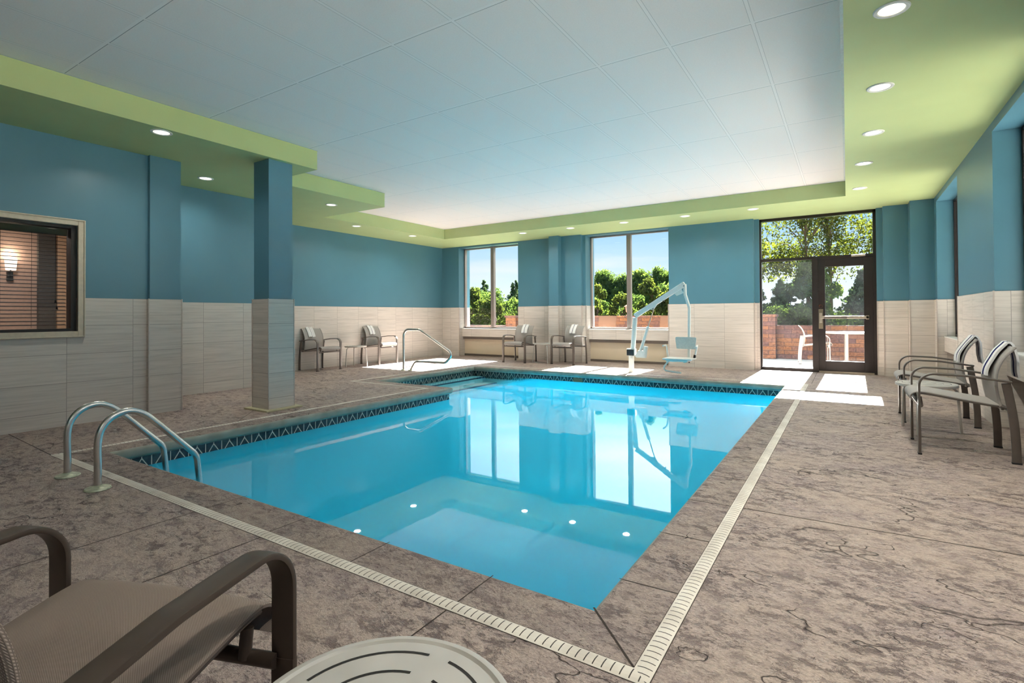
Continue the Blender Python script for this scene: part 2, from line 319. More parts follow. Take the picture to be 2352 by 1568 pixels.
# ------------------------------------------------------------------ mesh builder
class MB:
    def __init__(s): s.v = []; s.f = []; s.m = []; s.att = {}
    def add(s, vs, fs, mi=0):
        o = len(s.v); s.v += [tuple(p) for p in vs]; s.f += [tuple(i+o for i in f) for f in fs]; s.m += [mi]*len(fs); return s
    def box(s, x0, x1, y0, y1, z0, z1, mi=0):
        v = [(x, y, z) for z in (z0, z1) for y in (y0, y1) for x in (x0, x1)]
        return s.add(v, [(0, 2, 3, 1), (4, 5, 7, 6), (0, 1, 5, 4), (2, 6, 7, 3), (0, 4, 6, 2), (1, 3, 7, 5)], mi)
    def tube(s, path, ru, rv=None, side=None, seg=12, mi=0, caps=True, square=False):
        """sweep an ellipse (ru along `side`, rv across) along path"""
        path = [Vector(p) for p in path]; rv = ru if rv is None else rv
        n = len(path); tans = []
        for i in range(n):
            a = path[max(0, i-1)]; b = path[min(n-1, i+1)]; tans.append((b-a).normalized())
        vs = []; u = Vector(side) if side else None
        if u is None:
            t0 = tans[0]; u = t0.cross(Vector((0, 0, 1)))
            if u.length < .1: u = t0.cross(Vector((1, 0, 0)))
            u.normalize()
        for i in range(n):
            t = tans[i]; uu = (u - t*u.dot(t)).normalized()
            if not side: u = uu
            w = t.cross(uu).normalized()
            a = ru[i] if isinstance(ru, (list, tuple)) else ru; b = rv[i] if isinstance(rv, (list, tuple)) else rv
            for k in range(seg):
                th = 2*PI*k/seg; c, q = math.cos(th), math.sin(th)
                if square:
                    e = .45; c = math.copysign(abs(c)**e, c); q = math.copysign(abs(q)**e, q)
                vs.append(path[i]+uu*a*c+w*b*q)
        fs = [(i*seg+k, i*seg+(k+1) % seg, (i+1)*seg+(k+1) % seg, (i+1)*seg+k) for i in range(n-1) for k in range(seg)]
        if caps: fs += [tuple(range(seg))[::-1], tuple(range((n-1)*seg, n*seg))]
        return s.add(vs, fs, mi)
    def lathe(s, prof, c=(0, 0, 0), seg=32, mi=0):
        vs = [(c[0]+r*math.cos(2*PI*k/seg), c[1]+r*math.sin(2*PI*k/seg), c[2]+z) for r, z in prof for k in range(seg)]
        n = len(prof)
        fs = [(i*seg+k, i*seg+(k+1) % seg, (i+1)*seg+(k+1) % seg, (i+1)*seg+k) for i in range(n-1) for k in range(seg)]
        return s.add(vs, fs, mi)
    def prism(s, pts, axis, a, b, mi=0):
        n = len(pts)
        def P(p, t): return {0: (t, p[0], p[1]), 1: (p[0], t, p[1]), 2: (p[0], p[1], t)}[axis]
        vs = [P(p, a) for p in pts]+[P(p, b) for p in pts]
        return s.add(vs, [tuple(range(n))[::-1], tuple(range(n, 2*n))]+[(i, (i+1) % n, n+(i+1) % n, n+i) for i in range(n)], mi)
    def build(s, name, mats, parent=None, smooth=False, bevel=0, loc=None, sub=0, fix=True):
        me = bpy.data.meshes.new(name); me.from_pydata(s.v, [], s.f)
        for k in (mats if isinstance(mats, (list, tuple)) else [mats]): me.materials.append(M[k] if isinstance(k, str) else k)
        me.polygons.foreach_set('material_index', s.m)
        for an, vals in s.att.items():
            at = me.attributes.new(an, 'FLOAT', 'POINT'); at.data.foreach_set('value', vals)
        me.update()
        if fix:
            import bmesh
            bm = bmesh.new(); bm.from_mesh(me); bmesh.ops.recalc_face_normals(bm, faces=bm.faces); bm.to_mesh(me); bm.free()
        if smooth:
            me.polygons.foreach_set('use_smooth', [True]*len(me.polygons))
            try: me.set_sharp_from_angle(angle=math.radians(38))
            except Exception: pass
        o = bpy.data.objects.new(name, me); C.objects.link(o)
        if loc: o.location = loc
        if parent: o.parent = parent
        if sub:
            d = o.modifiers.new('sub', 'SUBSURF'); d.levels = sub; d.render_levels = sub
        if bevel:
            d = o.modifiers.new('bev', 'BEVEL'); d.width = bevel; d.segments = 2; d.limit_method = 'ANGLE'; d.angle_limit = math.radians(40)
        return o
def box(name, mat, x0, x1, y0, y1, z0, z1, parent=None, bevel=0):
    return MB().box(min(x0, x1), max(x0, x1), min(y0, y1), max(y0, y1), min(z0, z1), max(z0, z1)).build(name, mat, parent, bevel=bevel)
def fillet(pts, rs, n=8):
    pts = [Vector(p) for p in pts]; out = [pts[0]]
    rs = rs if isinstance(rs, (list, tuple)) else [rs]*(len(pts)-2)
    for i in range(1, len(pts)-1):
        a, b, c = pts[i-1], pts[i], pts[i+1]; r = rs[i-1]
        d1 = (a-b).normalized(); d2 = (c-b).normalized(); ang = d1.angle(d2)
        t = min(r/math.tan(ang/2), (a-b).length*.49, (c-b).length*.49); r = t*math.tan(ang/2)
        bis = (d1+d2).normalized(); ctr = b+bis*(r/math.sin(ang/2))
        p1 = b+d1*t; p2 = b+d2*t
        v1 = p1-ctr; v2 = p2-ctr; tot = v1.angle(v2); ax = v1.cross(v2).normalized()
        for k in range(n+1): out.append(ctr+Matrix.Rotation(tot*k/n, 3, ax) @ v1)
    out.append(pts[-1]); return out
def smooth_path(pts, n=8):
    pts = [Vector(p) for p in pts]; out = []
    P = [pts[0]*2-pts[1]]+pts+[pts[-1]*2-pts[-2]]
    for i in range(1, len(P)-2):
        for k in range(n):
            t = k/n; a, b, c, d = P[i-1:i+3]
            out.append(.5*((2*b)+(c-a)*t+(2*a-5*b+4*c-d)*t*t+(3*b-a-3*c+d)*t**3))
    out.append(pts[-1]); return out
def thing(name, label, cat, loc=(0, 0, 0), rz=0, group=None):
    o = bpy.data.objects.new(name, None); C.objects.link(o); o.location = loc; o.rotation_euler = (0, 0, rz)
    o.empty_display_size = .1
    o['label'] = label; o['category'] = cat
    if group: o['group'] = group
    return o
def tag(o, label, cat, group=None):
    o['label'] = label; o['category'] = cat
    if group: o['group'] = group
    return o
def struct(o): o['kind'] = 'structure'; return o
def copy_tree(o, parent=None):
    c = o.copy(); C.objects.link(c)
    if parent: c.parent = parent
    for ch in list(o.children): copy_tree(ch, c)
    return c

# ------------------------------------------------------------------ key dimensions
ZS, ZC, ZT = 3.095, 3.345, 1.372
YB = 11.64; XL = -9.88; XB = -8.23; XN = -7.05; XR = 1.265; YF = -3.4
YO = 12.15; XO = 1.85
PX0, PX1, PY0, PY1, PAX, PAY = -5.33, -.86, 1.92, 9.43, -7.08, 6.52
def L(d): return [(PX1+d, PY0-d), (PX1+d, PY1+d), (PAX-d, PY1+d), (PAX-d, PAY-d), (PX0-d, PAY-d), (PX0-d, PY0-d)]

# ------------------------------------------------------------------ floor and pool
def rect(mb, x0, x1, y0, y1, z, mi=0): mb.add([(x0, y0, z), (x1, y0, z), (x1, y1, z), (x0, y1, z)], [(0, 1, 2, 3)], mi)
D0, D1 = .26, .327
(xa1, ya0), (_, ya3), (xaa, _), (_, yaa), (xa0, _), _ = L(D1)
fm = MB()
def slab(x0, x1, y0, y1): fm.box(x0, x1, y0, y1, -.12, 0)
slab(xa1, XO, YF-.2, YO-.02); slab(-10.6, xa1, YF-.2, ya0); slab(-10.6, xa1, ya3, YO-.02); slab(-10.6, xaa, yaa, ya3); slab(-10.6, xa0, ya0, yaa)
floor = struct(fm.build('floor', 'deck', fix=False))
# control joints sawn in the deck, drawn as thin dark grooves of their own
def groove(mb, p, q, w=.006, z=.0012):
    p = Vector((p[0], p[1], z)); q = Vector((q[0], q[1], z)); d = (q-p).normalized(); s = Vector((-d.y, d.x, 0))*w/2
    mb.add([p-s, q-s, q+s, p+s], [(0, 1, 2, 3)])
for p, q in (((-.53, 3.36), (XR, 3.43)), ((-.50, 9.86), (-.50, 11.85)), ((-.545, 1.60), (.2, .86)), ((-5.66, 1.60), (-7.05, 1.66)),
             ((-1.337, 1.59), (-1.337, 1.30)), ((-7.4, 4.9), (-5.66, 3.2)), ((-3.27, 1.59), (-3.27, -.5)), ((-.53, 6.7), (XR, 6.75)),
             ((-3.2, 9.76), (-3.2, 11.6)), ((-7.41, 8.0), (-9.8, 8.02)), ((-2.6, 1.59), (-2.6, .9))):
    jm = MB(); groove(jm, p, q); jm.build('control_joint', M['jshadow'], floor, fix=False)

pool = thing('swimming_pool', 'blue indoor swimming pool with tiled waterline and corner steps sunk in the brown deck', 'swimming pool', (-3.1, 5.6, 0))
def at_world(o, par): o.parent = par; o.matrix_parent_inverse = Matrix.Translation(-Vector(par.location)); return o
def band(prof, mats_i=None):
    mb = MB()
    loops = [[(x, y, z) for x, y in L(d)] for d, z in prof]
    vs = [p for l in loops for p in l]; fs = []
    for i in range(len(prof)-1):
        for k in range(6): fs.append((i*6+k, i*6+(k+1) % 6, (i+1)*6+(k+1) % 6, (i+1)*6+k))
    return mb.add(vs, fs)
cop = at_world(band([(D0, 0), (.035, 0), (.02, -.003)]).build('coping', 'coping', smooth=False), pool)
nose = [(.02, -.003), (.008, -.010), (.001, -.024), (0, -.045), (0, -.065), (.006, -.085), (.020, -.095), (.045, -.098)]
at_world(band(nose).build('coping_nose', 'nose', smooth=True), pool)
def cjoint(a, b, w):
    c_ = MB(); groove(c_, a, b, w); at_world(c_.build('coping_joint', 'jshadow', fix=False), pool)
for k in range(14):
    y = 2.184+.58*k
    if y < 9.4: cjoint((PX1+.008, y), (PX1+D0, y+.01), .005)
for k in range(7):
    x = -1.337-.645*k
    if x > PX0: cjoint((x, PY0-.008), (x, PY0-D0), .005)
for k in range(8):
    y = 2.5+.6*k
    if y < PAY-.3: cjoint((PX0-.01, y), (PX0-D0, y), .004)
for a, b in ((L(.005)[0], L(D1)[0]), (L(.005)[5], L(D1)[5]), (L(.005)[1], L(D1)[1])): cjoint(a, b, .008)
at_world(band([(.04, -.098), (.04, -.255)]).build('waterline_tile', 'ptile'), pool)
bs = band([(.04, -.255), (.04, -1.9)])
rect(bs, PX0-.04, PX1+.04, PY0-.04, PY1+.04, -1.9); rect(bs, PAX-.04, PX0-.04, PAY-.04, PY1+.04, -1.9)
at_world(bs.build('basin', 'plaster'), pool)
w = MB(); rect(w, PX0-.039, PX1+.039, PY0-.039, PY1+.039, -.190); rect(w, PAX-.039, PX0-.039, PAY-.039, PY1+.039, -.190)
wo = at_world(w.build('water', 'water', fix=False), pool); wo['label'] = 'clear turquoise pool water mirroring the windows'
# steps in the alcove
sx = STEPX = (-6.80, -6.50, -6.20); sz = (-.215, -.33, -.46)
prev = PAX-.039
for k, (x, z) in enumerate(zip(sx, sz)):
    at_world(MB().box(prev, x, PAY-.038, PY1+.038, -1.899, z).build('step', 'plaster'), pool)
    at_world(MB().box(x-.035, x+.005, PAY-.037, PY1+.037, z-.02, z+.003).build('step_nosing', 'navy'), pool)
    prev = x
at_world(MB().box(-4.63, -4.43, PY1+.028, PY1+.06, -.235, -.112).build('skimmer_opening', 'skim'), pool)
# drain
dm = MB(); vs = []; fs = []; al = []; ac = []
Li, Lo = L(D0+.001), L(D1-.001)
for k in range(6):
    a, b = Li[k], Li[(k+1) % 6]; c, d = Lo[(k+1) % 6], Lo[k]
    o = len(vs); ax = 0 if abs(a[0]-b[0]) > abs(a[1]-b[1]) else 1
    nrow = 4
    for r in range(nrow+1):
        t = r/nrow; p = (a[0]+(d[0]-a[0])*t, a[1]+(d[1]-a[1])*t); q = (b[0]+(c[0]-b[0])*t, b[1]+(c[1]-b[1])*t)
        z = .0015+.005*(1-(2*t-1)**2)
        vs += [(p[0], p[1], z), (q[0], q[1], z)]; al += [p[ax], q[ax]]; ac += [2*t-1]*2
    for r in range(nrow): fs.append((o+2*r, o+2*r+1, o+2*r+3, o+2*r+2))
dm.add(vs, fs); dm.att = dict(along=al, across=ac)
dr = dm.build('drain_channel', 'drain', fix=False); tag(dr, 'white slotted drain strip running around the pool in the brown deck', 'drain')
dsm = MB()
for k in range(6):
    a, b = Lo[k], Lo[(k+1) % 6]; groove(dsm, a, b, .006, .0008); a, b = Li[k], Li[(k+1) % 6]; groove(dsm, a, b, .005, .0012)
dsm.build('joint_gap', simple('drain gap', srgb(60, 52, 46), .9), dr, fix=False)

# ------------------------------------------------------------------ walls
def wall_piece(paint, tile, x0, x1, y0, y1, side, zt=ZT, z1=ZS+.3, skip=None):
    """paint box above tile, tile 12 mm proud on the given sides"""
    paint.box(x0, x1, y0, y1, zt, z1)
    e = .012
    tile.box(x0-(e if 'w' in side else 0), x1+(e if 'e' in side else 0), y0-(e if 's' in side else 0), y1+(e if 'n' in side else 0), 0, zt)
def finish(name, P, T, tm):
    w_ = struct(P.build(name, 'blue')); t_ = T.build('wainscot', tm, w_)
    t_['label'] = 'beige veined wall tile'
    return w_
# back wall
P, T = MB(), MB()
wall_piece(P, T, -10.3, -9.275, YB, YO, 's')
wall_piece(P, T, -7.285, -6.21, YB, YO, 's')
wall_piece(P, T, -6.21, -5.95, 11.36, YO, 'sew')
wall_piece(P, T, -5.95, -5.42, 11.53, YO, 'se')
wall_piece(P, T, -5.42, -5.345, YB, YO, 's')
wall_piece(P, T, -3.33, -1.60, YB, YO, 's')
wall_piece(P, T, -1.60, -1.51, 11.76, YO, 's')
wall_piece(P, T, .468, .566, 11.76, YO, 's')
wall_piece(P, T, .566, .935, YB, YO, 's')
wall_piece(P, T, .935, XR+.02, 11.335, YO, 'sw')
# headers over windows, spandrels under them
P.box(-9.275, -7.285, YB, YO, 3.052, ZS+.3); P.box(-5.345, -3.33, YB, YO, 3.074, ZS+.3)
wall_back = finish('wall_back', P, T, 'tile_back')
tm = MB()
for x, y in ((-6.224, 11.347), (-5.938, 11.347), (-5.408, 11.517), (-9.263, 11.627), (-5.333, 11.627), (-3.342, 11.627), (-1.588, 11.627), (-1.51, 11.747), (.472, 11.747), (.566, 11.627), (.922, 11.322)):
    tm.box(x-.007, x+.007, y-.004, y+.03, 0, ZT+.004)
tm.build('edge_trim', 'trimgrey', wall_back)
# left walls
P, T = MB(), MB()
wall_piece(P, T, -10.3, XL, 5.42, YO, 'e'); left = finish('wall_left', P, T, 'tile_left')
P, T = MB(), MB()
wall_piece(P, T, -10.3, XB, 3.2, 5.42, 'e'); finish('wall_left', P, T, 'tile_b')
P, T = MB(), MB()
WZ0, WZ1, WY0, WY1 = 1.009, 2.154, .2, 2.209      # opening of the interior window
P.box(XN-.16, XN, YF, WY0, ZT, ZS+.3); P.box(XN-.16, XN, WY1, 3.2, ZT, ZS+.3); P.box(XN-.16, XN, WY0, WY1, WZ1, ZS+.3)
T.box(XN-.16, XN+.012, YF, WY0, 0, ZT); T.box(XN-.16, XN+.012, WY1, 3.2, 0, ZT); T.box(XN-.16, XN+.012, WY0, WY1, 0, WZ0)
wall_piece(P, T, -8.3, -6.995, 2.892, 3.235, 'en'); T.box(-8.3, -6.983, 2.875, 2.892, 0, ZT)
nearw = finish('wall_left', P, T, 'tile_near')
box('edge_trim', 'trimgrey', -6.99, -6.978, 3.236, 3.25, 0, ZT+.004, nearw); box('edge_trim', 'trimgrey', -6.99, -6.978, 2.872, 2.884, 0, ZT+.004, nearw)
# right wall: piers between deep window niches
P, T = MB(), MB()
niches = [(9.13, 11.09), (5.10, 7.12), (1.1, 3.1), (-2.9, -.9)]
prevy = YO
for n0, n1 in niches:
    wall_piece(P, T, XR, XO, n1, prevy, 'wns' if prevy < YO else 'ws'); P.box(XR, XO, n0, n1, 3.0, ZS+.3); prevy = n0
wall_piece(P, T, XR, XO, YF, prevy, 'wn')
wall_right = finish('wall_right', P, T, 'tile_right')
tm = MB()
for n0, n1 in niches[:2]: tm.box(XR-.016, XR-.002, n0+.006, n0+.020, 0, ZT+.004); tm.box(XR-.016, XR-.002, n1-.022, n1-.008, 0, ZT+.004)
tm.build('edge_trim', 'trimgrey', wall_right)
# front wall behind the camera with two tall windows
P, T = MB(), MB()
wall_piece(P, T, -7.2, XO, YF-.3, YF, 'n')
finish('wall_front', P, T, 'tile_back')

# ------------------------------------------------------------------ pillar
pil = thing('pillar', 'square pillar, teal paint above beige tile, standing alone by the pool edge', 'pillar', (-6.112, 3.918, 0))
MB().box(-.158, .158, -.161, .161, ZT, ZS+.002).build('shaft', 'blue', pil)
MB().box(-.172, .172, -.175, .175, .02, ZT).build('tile_cladding', 'tile_post', pil)
MB().box(-.245, .245, -.245, .245, .001, .022).build('plinth', simple('plinth cement', srgb(190, 184, 150), .6), pil, bevel=.004)
tb = MB()
for sx_, sy_ in ((1, -1), (1, 1), (-1, -1)): tb.box(sx_*.172-.007, sx_*.172+.004 if sx_ > 0 else sx_*.172+.007, sy_*.175-.005, sy_*.175+.005, .02, ZT+.003)
tb.build('edge_trim', 'trimgrey', pil)

# ------------------------------------------------------------------ ceiling
RX0, RXm, RXs, RX1 = -8.63, -6.94, -5.89, 0.0
rec = [(RX1, YF+1.2), (RX1, 10.25), (RX0, 10.25), (RX0, 6.6), (RXm, 6.6), (RXm, 4.405), (RXs, 4.405), (RXs, YF+1.2)]
cm = MB(); cm.add([(-10.3, YF-.2, ZC), (XO, YF-.2, ZC), (XO, YO, ZC), (-10.3, YO, ZC), (-10.3, YF-.2, ZC+.25), (XO, YF-.2, ZC+.25), (XO, YO, ZC+.25), (-10.3, YO, ZC+.25)],
                   [(3, 2, 1, 0), (4, 5, 6, 7), (0, 1, 5, 4), (1, 2, 6, 5), (2, 3, 7, 6), (3, 0, 4, 7)])
ceiling = struct(cm.build('ceiling', 'ceil', fix=False))
sf = MB(); zt_ = ZC-.0005
for x0, x1, y0, y1 in ((RX1, XO, YF, YO), (-10.3, RX1, 10.25, YO), (-10.3, RX0, 6.6, 10.25), (-10.3, RXm, 4.405, 6.6), (-10.3, RXs, YF, 4.405), (RXs, RX1, YF, YF+1.2)):
    rect(sf, x0, x1, y0, y1, ZS)
n = len(rec)
sf.add([(x, y, ZS) for x, y in rec]+[(x, y, zt_) for x, y in rec], [(i, (i+1) % n, n+(i+1) % n, n+i) for i in range(n)])
so = sf.build('soffit', 'green', ceiling, fix=False); so['label'] = 'lime green dropped soffit around the white ceiling'
ang = MB()
for i in range(n):
    a, b = rec[i], rec[(i+1) % n]; x0, x1 = sorted((a[0], b[0])); y0, y1 = sorted((a[1], b[1]))
    ang.box(x0-.022, x1+.022, y0-.022, y1+.022, zt_-.003, zt_-.001)
# thin white wall angle along the recess edge
am = MB()
inset = .022
for i in range(n):
    a = Vector(rec[i]); b = Vector(rec[(i+1) % n]); d = (b-a).normalized(); s_ = Vector((-d.y, d.x))
    am.add([(a.x, a.y, zt_-.002), (b.x, b.y, zt_-.002), (b.x+s_.x*inset, b.y+s_.y*inset, zt_-.002), (a.x+s_.x*inset, a.y+s_.y*inset, zt_-.002)], [(0, 1, 2, 3)])
am.build('wall_angle', 'white', ceiling, fix=False)

# ------------------------------------------------------------------ recessed lights
def downlight():
    t = thing('recessed_light', '', 'ceiling light')
    MB().lathe([(.072, -.0005), (.078, -.007), (.095, -.008), (.100, -.003), (.100, .001)], seg=40).build('trim_ring', 'white', t, smooth=True)
    MB().lathe([(.073, -.004), (.070, .0), (.0685, .002)], seg=40).build('reflector', 'reflector', t, smooth=True)
    MB().lathe([(.0722, -.0025), (.0001, -.0025)], seg=40).build('lens', 'lens', t, fix=False)
    return t
LP = [(-6.03, 2.60, 'above the wall with the inner window'), (-7.54, 3.81, 'above the short teal wall between pilaster and pillar'),
      (-7.547, 5.93, 'on the stepped soffit just past the pillar'), (-8.90, 7.645, 'over the two side wall armchairs, closer to the pillar'),
      (-8.89, 9.365, 'over the side wall, closest to the narrower window'),
      (-6.453, 10.53, 'over the armchair by the narrower window'), (-5.199, 10.53, 'over the armchair by the wide window'), (-3.953, 10.54, 'directly before the wide window'),
      (-2.684, 10.54, 'between wide window and glass door'), (-1.449, 10.55, 'at the side pane of the glass door'),
      (.189, 9.733, 'first in the row leading away from the glass door'), (.204, 8.141, 'second in the row leading away from the glass door'), (.259, 6.808, 'third in the row leading away from the glass door'), (.261, 5.465, 'fourth and largest in the row leading from the glass door')]
HID = [(.26, 4.1), (.26, 2.7), (.26, 1.2), (-1.5, -2.8)]  # extra unseen downlights, added to light the room from behind the camera
DL_W = 11
dl0 = downlight()
def lamp(par):
    ld = bpy.data.lights.new('lamp', 'AREA'); ld.shape = 'DISK'; ld.size = .13; ld.energy = DL_W; ld.color = (1, .94, .84); ld.spread = math.radians(150)
    lo = bpy.data.objects.new('lamp', ld); C.objects.link(lo); lo.parent = par; lo.location = (0, 0, -.012)
    if par['group'].endswith('viewpoint'): ld.energy = 24
    elif par.location.x < -5.5 and par.location.y < 9: ld.energy = 9
    elif par.location.x > .1: ld.energy = 9
for i, (x, y, txt) in enumerate(LP):
    d = dl0 if i == 0 else copy_tree(dl0)
    d.location = (x, y, ZS); d['label'] = 'lit recessed light '+txt; d['group'] = 'recessed lights in the green soffit'
for i, (x, y) in enumerate(HID):
    d = copy_tree(dl0); d.location = (x, y, ZS); d['label'] = 'added unseen fill light in the soffit behind the viewpoint'; d['group'] = 'added fill lights behind the viewpoint'
for o in [o for o in list(C.objects) if o.name.startswith('recessed_light')]: lamp(o)

# ------------------------------------------------------------------ windows
def back_window(n, x0, x1, yf, zt, zb, mull, zs):
    w = struct(MB().box(x0, x0+.035, yf-.03, yf+.06, zb, zt).box(x1-.035, x1, yf-.03, yf+.06, zb, zt).box(x0, x1, yf-.03, yf+.06, zt-.03, zt).box(x0, x1, yf-.03, yf+.06, zb, zb+.03)
               .build('window_%d' % n, 'alu'))
    MB().box(mull-.05, mull+.05, yf-.045, yf+.06, zb, zt).build('mullion', 'alu', w, bevel=.004)
    for a, b in ((x0+.03, mull-.04), (mull+.04, x1-.03)):
        MB().box(a, b, yf+.012, yf+.018, zb+.02, zt-.02).build('pane', 'glass', w)
    # sill box with tiled face, dark strip, cream panel and base
    MB().box(x0-.0, x1, 11.79, YO, .548, zs).build('sill', 'tile_sill', w)
    MB().box(x0, x1, 11.785, yf-.03, zs, zs+.012).build('sill_top', 'white', w)
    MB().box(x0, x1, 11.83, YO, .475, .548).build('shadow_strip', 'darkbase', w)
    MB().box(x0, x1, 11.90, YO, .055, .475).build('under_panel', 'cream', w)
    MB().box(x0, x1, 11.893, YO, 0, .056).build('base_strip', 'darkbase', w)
    MB().box(x0, x1, yf+.06, YO, zs, zb).build('sill_block', 'tile_sill', w)
    return w
back_window(1, -9.275, -7.285, 11.92, 3.052, .797, -8.285, .765)
back_window(2, -5.345, -3.33, 11.95, 3.074, .81, -4.355, .785)
for k, (n0, n1) in enumerate(niches):
    w = struct(MB().box(1.485, 1.53, n1-.04, n1, .76, 3.0).box(1.485, 1.53, n0, n0+.04, .76, 3.0).box(1.485, 1.53, n0, n1, 2.96, 3.0).box(1.485, 1.53, n0, n1, .76, .80).box(1.48, 1.53, (n0+n1)/2-.05, (n0+n1)/2+.05, .76, 3.0)
               .build('window_%d' % (k+3), 'bronze'))
    MB().box(1.507, 1.513, n0+.03, n1-.03, .78, 2.98).build('pane', 'glass', w)
    MB().box(1.346, XO, n0+.001, n1-.001, .52, .748).build('sill', 'tile_right', w)
    MB().box(1.343, 1.49, n0+.001, n1-.001, .748, .762).build('sill_top', 'white', w)
    MB().box(1.48, XO, n0, n1, 0, .52).build('under_panel', 'tile_right', w)
# interior window on the near left wall
w7 = MB()
def casing(mb, x, y0, y1, z0, z1, wd, dp):
    mb.box(x, x+dp, y1, y1+wd, z0-wd, z1+wd); mb.box(x, x+dp, y0-wd, y0, z0-wd, z1+wd); mb.box(x, x+dp, y0, y1, z1, z1+wd); mb.box(x, x+dp, y0, y1, z0-wd, z0)
casing(w7, XN-.01, WY0, WY1, WZ0, WZ1, .066, .045)
w7o = struct(w7.build('window_7', 'casing', bevel=.006))
lip = MB(); casing(lip, XN+.02, WY0-.05, WY1+.05, WZ0-.05, WZ1+.05, .013, .026); lip.build('casing_lip', 'casing', w7o, bevel=.003)
fr = MB(); casing(fr, XN-.15, WY0+.045, WY1-.045, WZ0+.03, WZ1-.03, .05, .13); fr.build('inner_frame', 'darkframe', w7o)
MB().box(XN-.075, XN-.071, WY0+.02, WY1-.02, WZ0+.02, WZ1-.02).build('pane', 'iglass', w7o)
bl = thing('venetian_blind', 'dark slatted blind hanging inside the cream framed inner window', 'blind', (XN-.13, 1.2, WZ1-.03))
MB().box(-.03, .02, -.94, .958, -.075, -.005).build('headrail', simple('headrail', srgb(70, 72, 66), .5), bl)
sm = MB()
ns = 25
for k in range(ns):
    z = -.10-(WZ1-WZ0-.20)*k/(ns-1)
    sm.add([(-.024, -.93, z+.002), (.024, -.93, z-.006), (.024, .95, z-.006), (-.024, .95, z+.002), (-.024, -.93, z+.006), (.024, -.93, z-.002), (.024, .95, z-.002), (-.024, .95, z+.006)],
           [(0, 1, 2, 3), (4, 5, 6, 7), (0, 1, 5, 4), (2, 3, 7, 6), (1, 2, 6, 5), (0, 3, 7, 4)])
sm.build('slats', 'blind', bl)
for y in (-.7, -.2, .42, .66): MB().tube([(.026, y, -.07), (.026, y, -1.07)], .0016, seg=6).build('cord', 'blind', bl)
for y, e in ((.855, -.78), (.868, -.85)):
    c_ = MB().tube([(.03, y, -.07), (.03, y, e)], .0016, seg=6).build('cord', 'blind', bl)
    MB().lathe([(.0001, 0), (.006, -.002), (.011, -.035), (.0001, -.036)], (.03, y, e+.005), 12).build('tassel', 'black', c_, smooth=True)
# the lobby seen through it
lob = struct(MB().box(-10.05, -10.0, -2.2, 3.19, 0, 3.0).box(-10.0, -7.21, 3.15, 3.19, 0, 3).box(-10, -7.21, -2.2, -2.15, 0, 3).build('wall_inner', 'room'))
struct(MB().box(-10, -7.21, -2.2, 3.19, 2.6, 2.65).build('ceiling', 'white'))
tag(MB().box(-9.995, -9.93, 2.66, 2.86, 0, 2.6).build('drape', 'roomdark'), 'dark grey drape seen through the slatted blind', 'drape')
tag(MB().box(-9.99, -9.96, 2.87, 2.99, 0, 2.6).build('door_casing', 'roomtan'), 'tan vertical trim beside the dark drape behind the blind', 'trim')
sc = thing('wall_sconce', 'lit wall sconce with pale shade seen through the blind', 'wall lamp', (-9.93, 2.36, 1.80))
MB().lathe([(.055, 0), (.070, .16), (.066, .16), (.051, 0)], (0, 0, .03), 24).build('shade', 'shade', sc, smooth=True)
MB().box(-.07, -.02, -.03, .03, -.12, .02).box(-.02, .0, -.006, .006, -.10, .06).build('bracket', 'black', sc)
pl_ = bpy.data.lights.new('lamp', 'POINT'); pl_.energy = 4; pl_.color = (1, .8, .6); pl_.shadow_soft_size = .04
po = bpy.data.objects.new('lamp', pl_); C.objects.link(po); po.parent = sc; po.location = (.0, 0, .25)

ll_ = bpy.data.lights.new('lobby_fill', 'AREA'); ll_.shape = 'DISK'; ll_.size = .3; ll_.energy = 34; ll_.color = (1, .86, .76)  # added light, out of view, brightens the lobby behind the blind
llo = bpy.data.objects.new('lobby_fill', ll_); C.objects.link(llo); llo.location = (-8.7, 1.9, 2.58)
# ------------------------------------------------------------------ glass door
YD = 11.88
df = MB()
def dbox(x0, x1, z0, z1, y0=YD-.045, y1=YD+.06): df.box(x0, x1, y0, y1, z0, z1)
dbox(-1.525, -1.478, .0, 3.09); dbox(.42, .485, 0, 3.09); dbox(-1.51, .468, 3.04, 3.094); dbox(-1.48, .42, 2.215, 2.268); dbox(-1.48, -.57, 0, .062); dbox(-.575, -.47, 0, 2.22)
door = struct(df.build('door_1', 'bronze'))
MB().box(-1.48, .42, YD+.01, YD+.016, 2.26, 3.045).build('transom_pane', 'glass', door)
MB().box(-1.48, -.57, YD+.01, YD+.016, .06, 2.22).build('side_pane', 'dglass', door)
leaf = MB().box(-.472, -.355, YD-.03, YD+.02, .028, 2.217).box(.270, .421, YD-.03, YD+.02, .028, 2.217).box(-.355, .270, YD-.03, YD+.02, 2.055, 2.217).box(-.355, .270, YD-.03, YD+.02, .028, .228).build('door_leaf', 'bronze', door, bevel=.003)
MB().box(-.36, .275, YD-.008, YD-.002, .22, 2.06).build('leaf_pane', 'dglass', leaf)
MB().box(-.47, .421, YD-.06, YD+.06, .0, .0285).build('threshold', 'satin', door)
lk = MB().box(-.468, -.392, YD-.055, YD-.03, .85, 1.235).build('lock_plate', simple('bronze grey plate', srgb(120, 112, 96), .4, .6), leaf, bevel=.004)
MB().box(-.455, -.405, YD-.085, YD-.055, .965, 1.16).build('lock_cover', 'satin', leaf, bevel=.006)
MB().box(-.43, .345, YD-.10, YD-.058, 1.045, 1.10).build('push_bar', 'satin', leaf, bevel=.006)
MB().box(-.38, -.0, YD-.103, YD-.099, 1.050, 1.068).build('bar_slot', 'black', leaf)
MB().box(.30, .345, YD-.10, YD-.03, 1.035, 1.11).build('bar_end_cap', 'satin', leaf, bevel=.004)
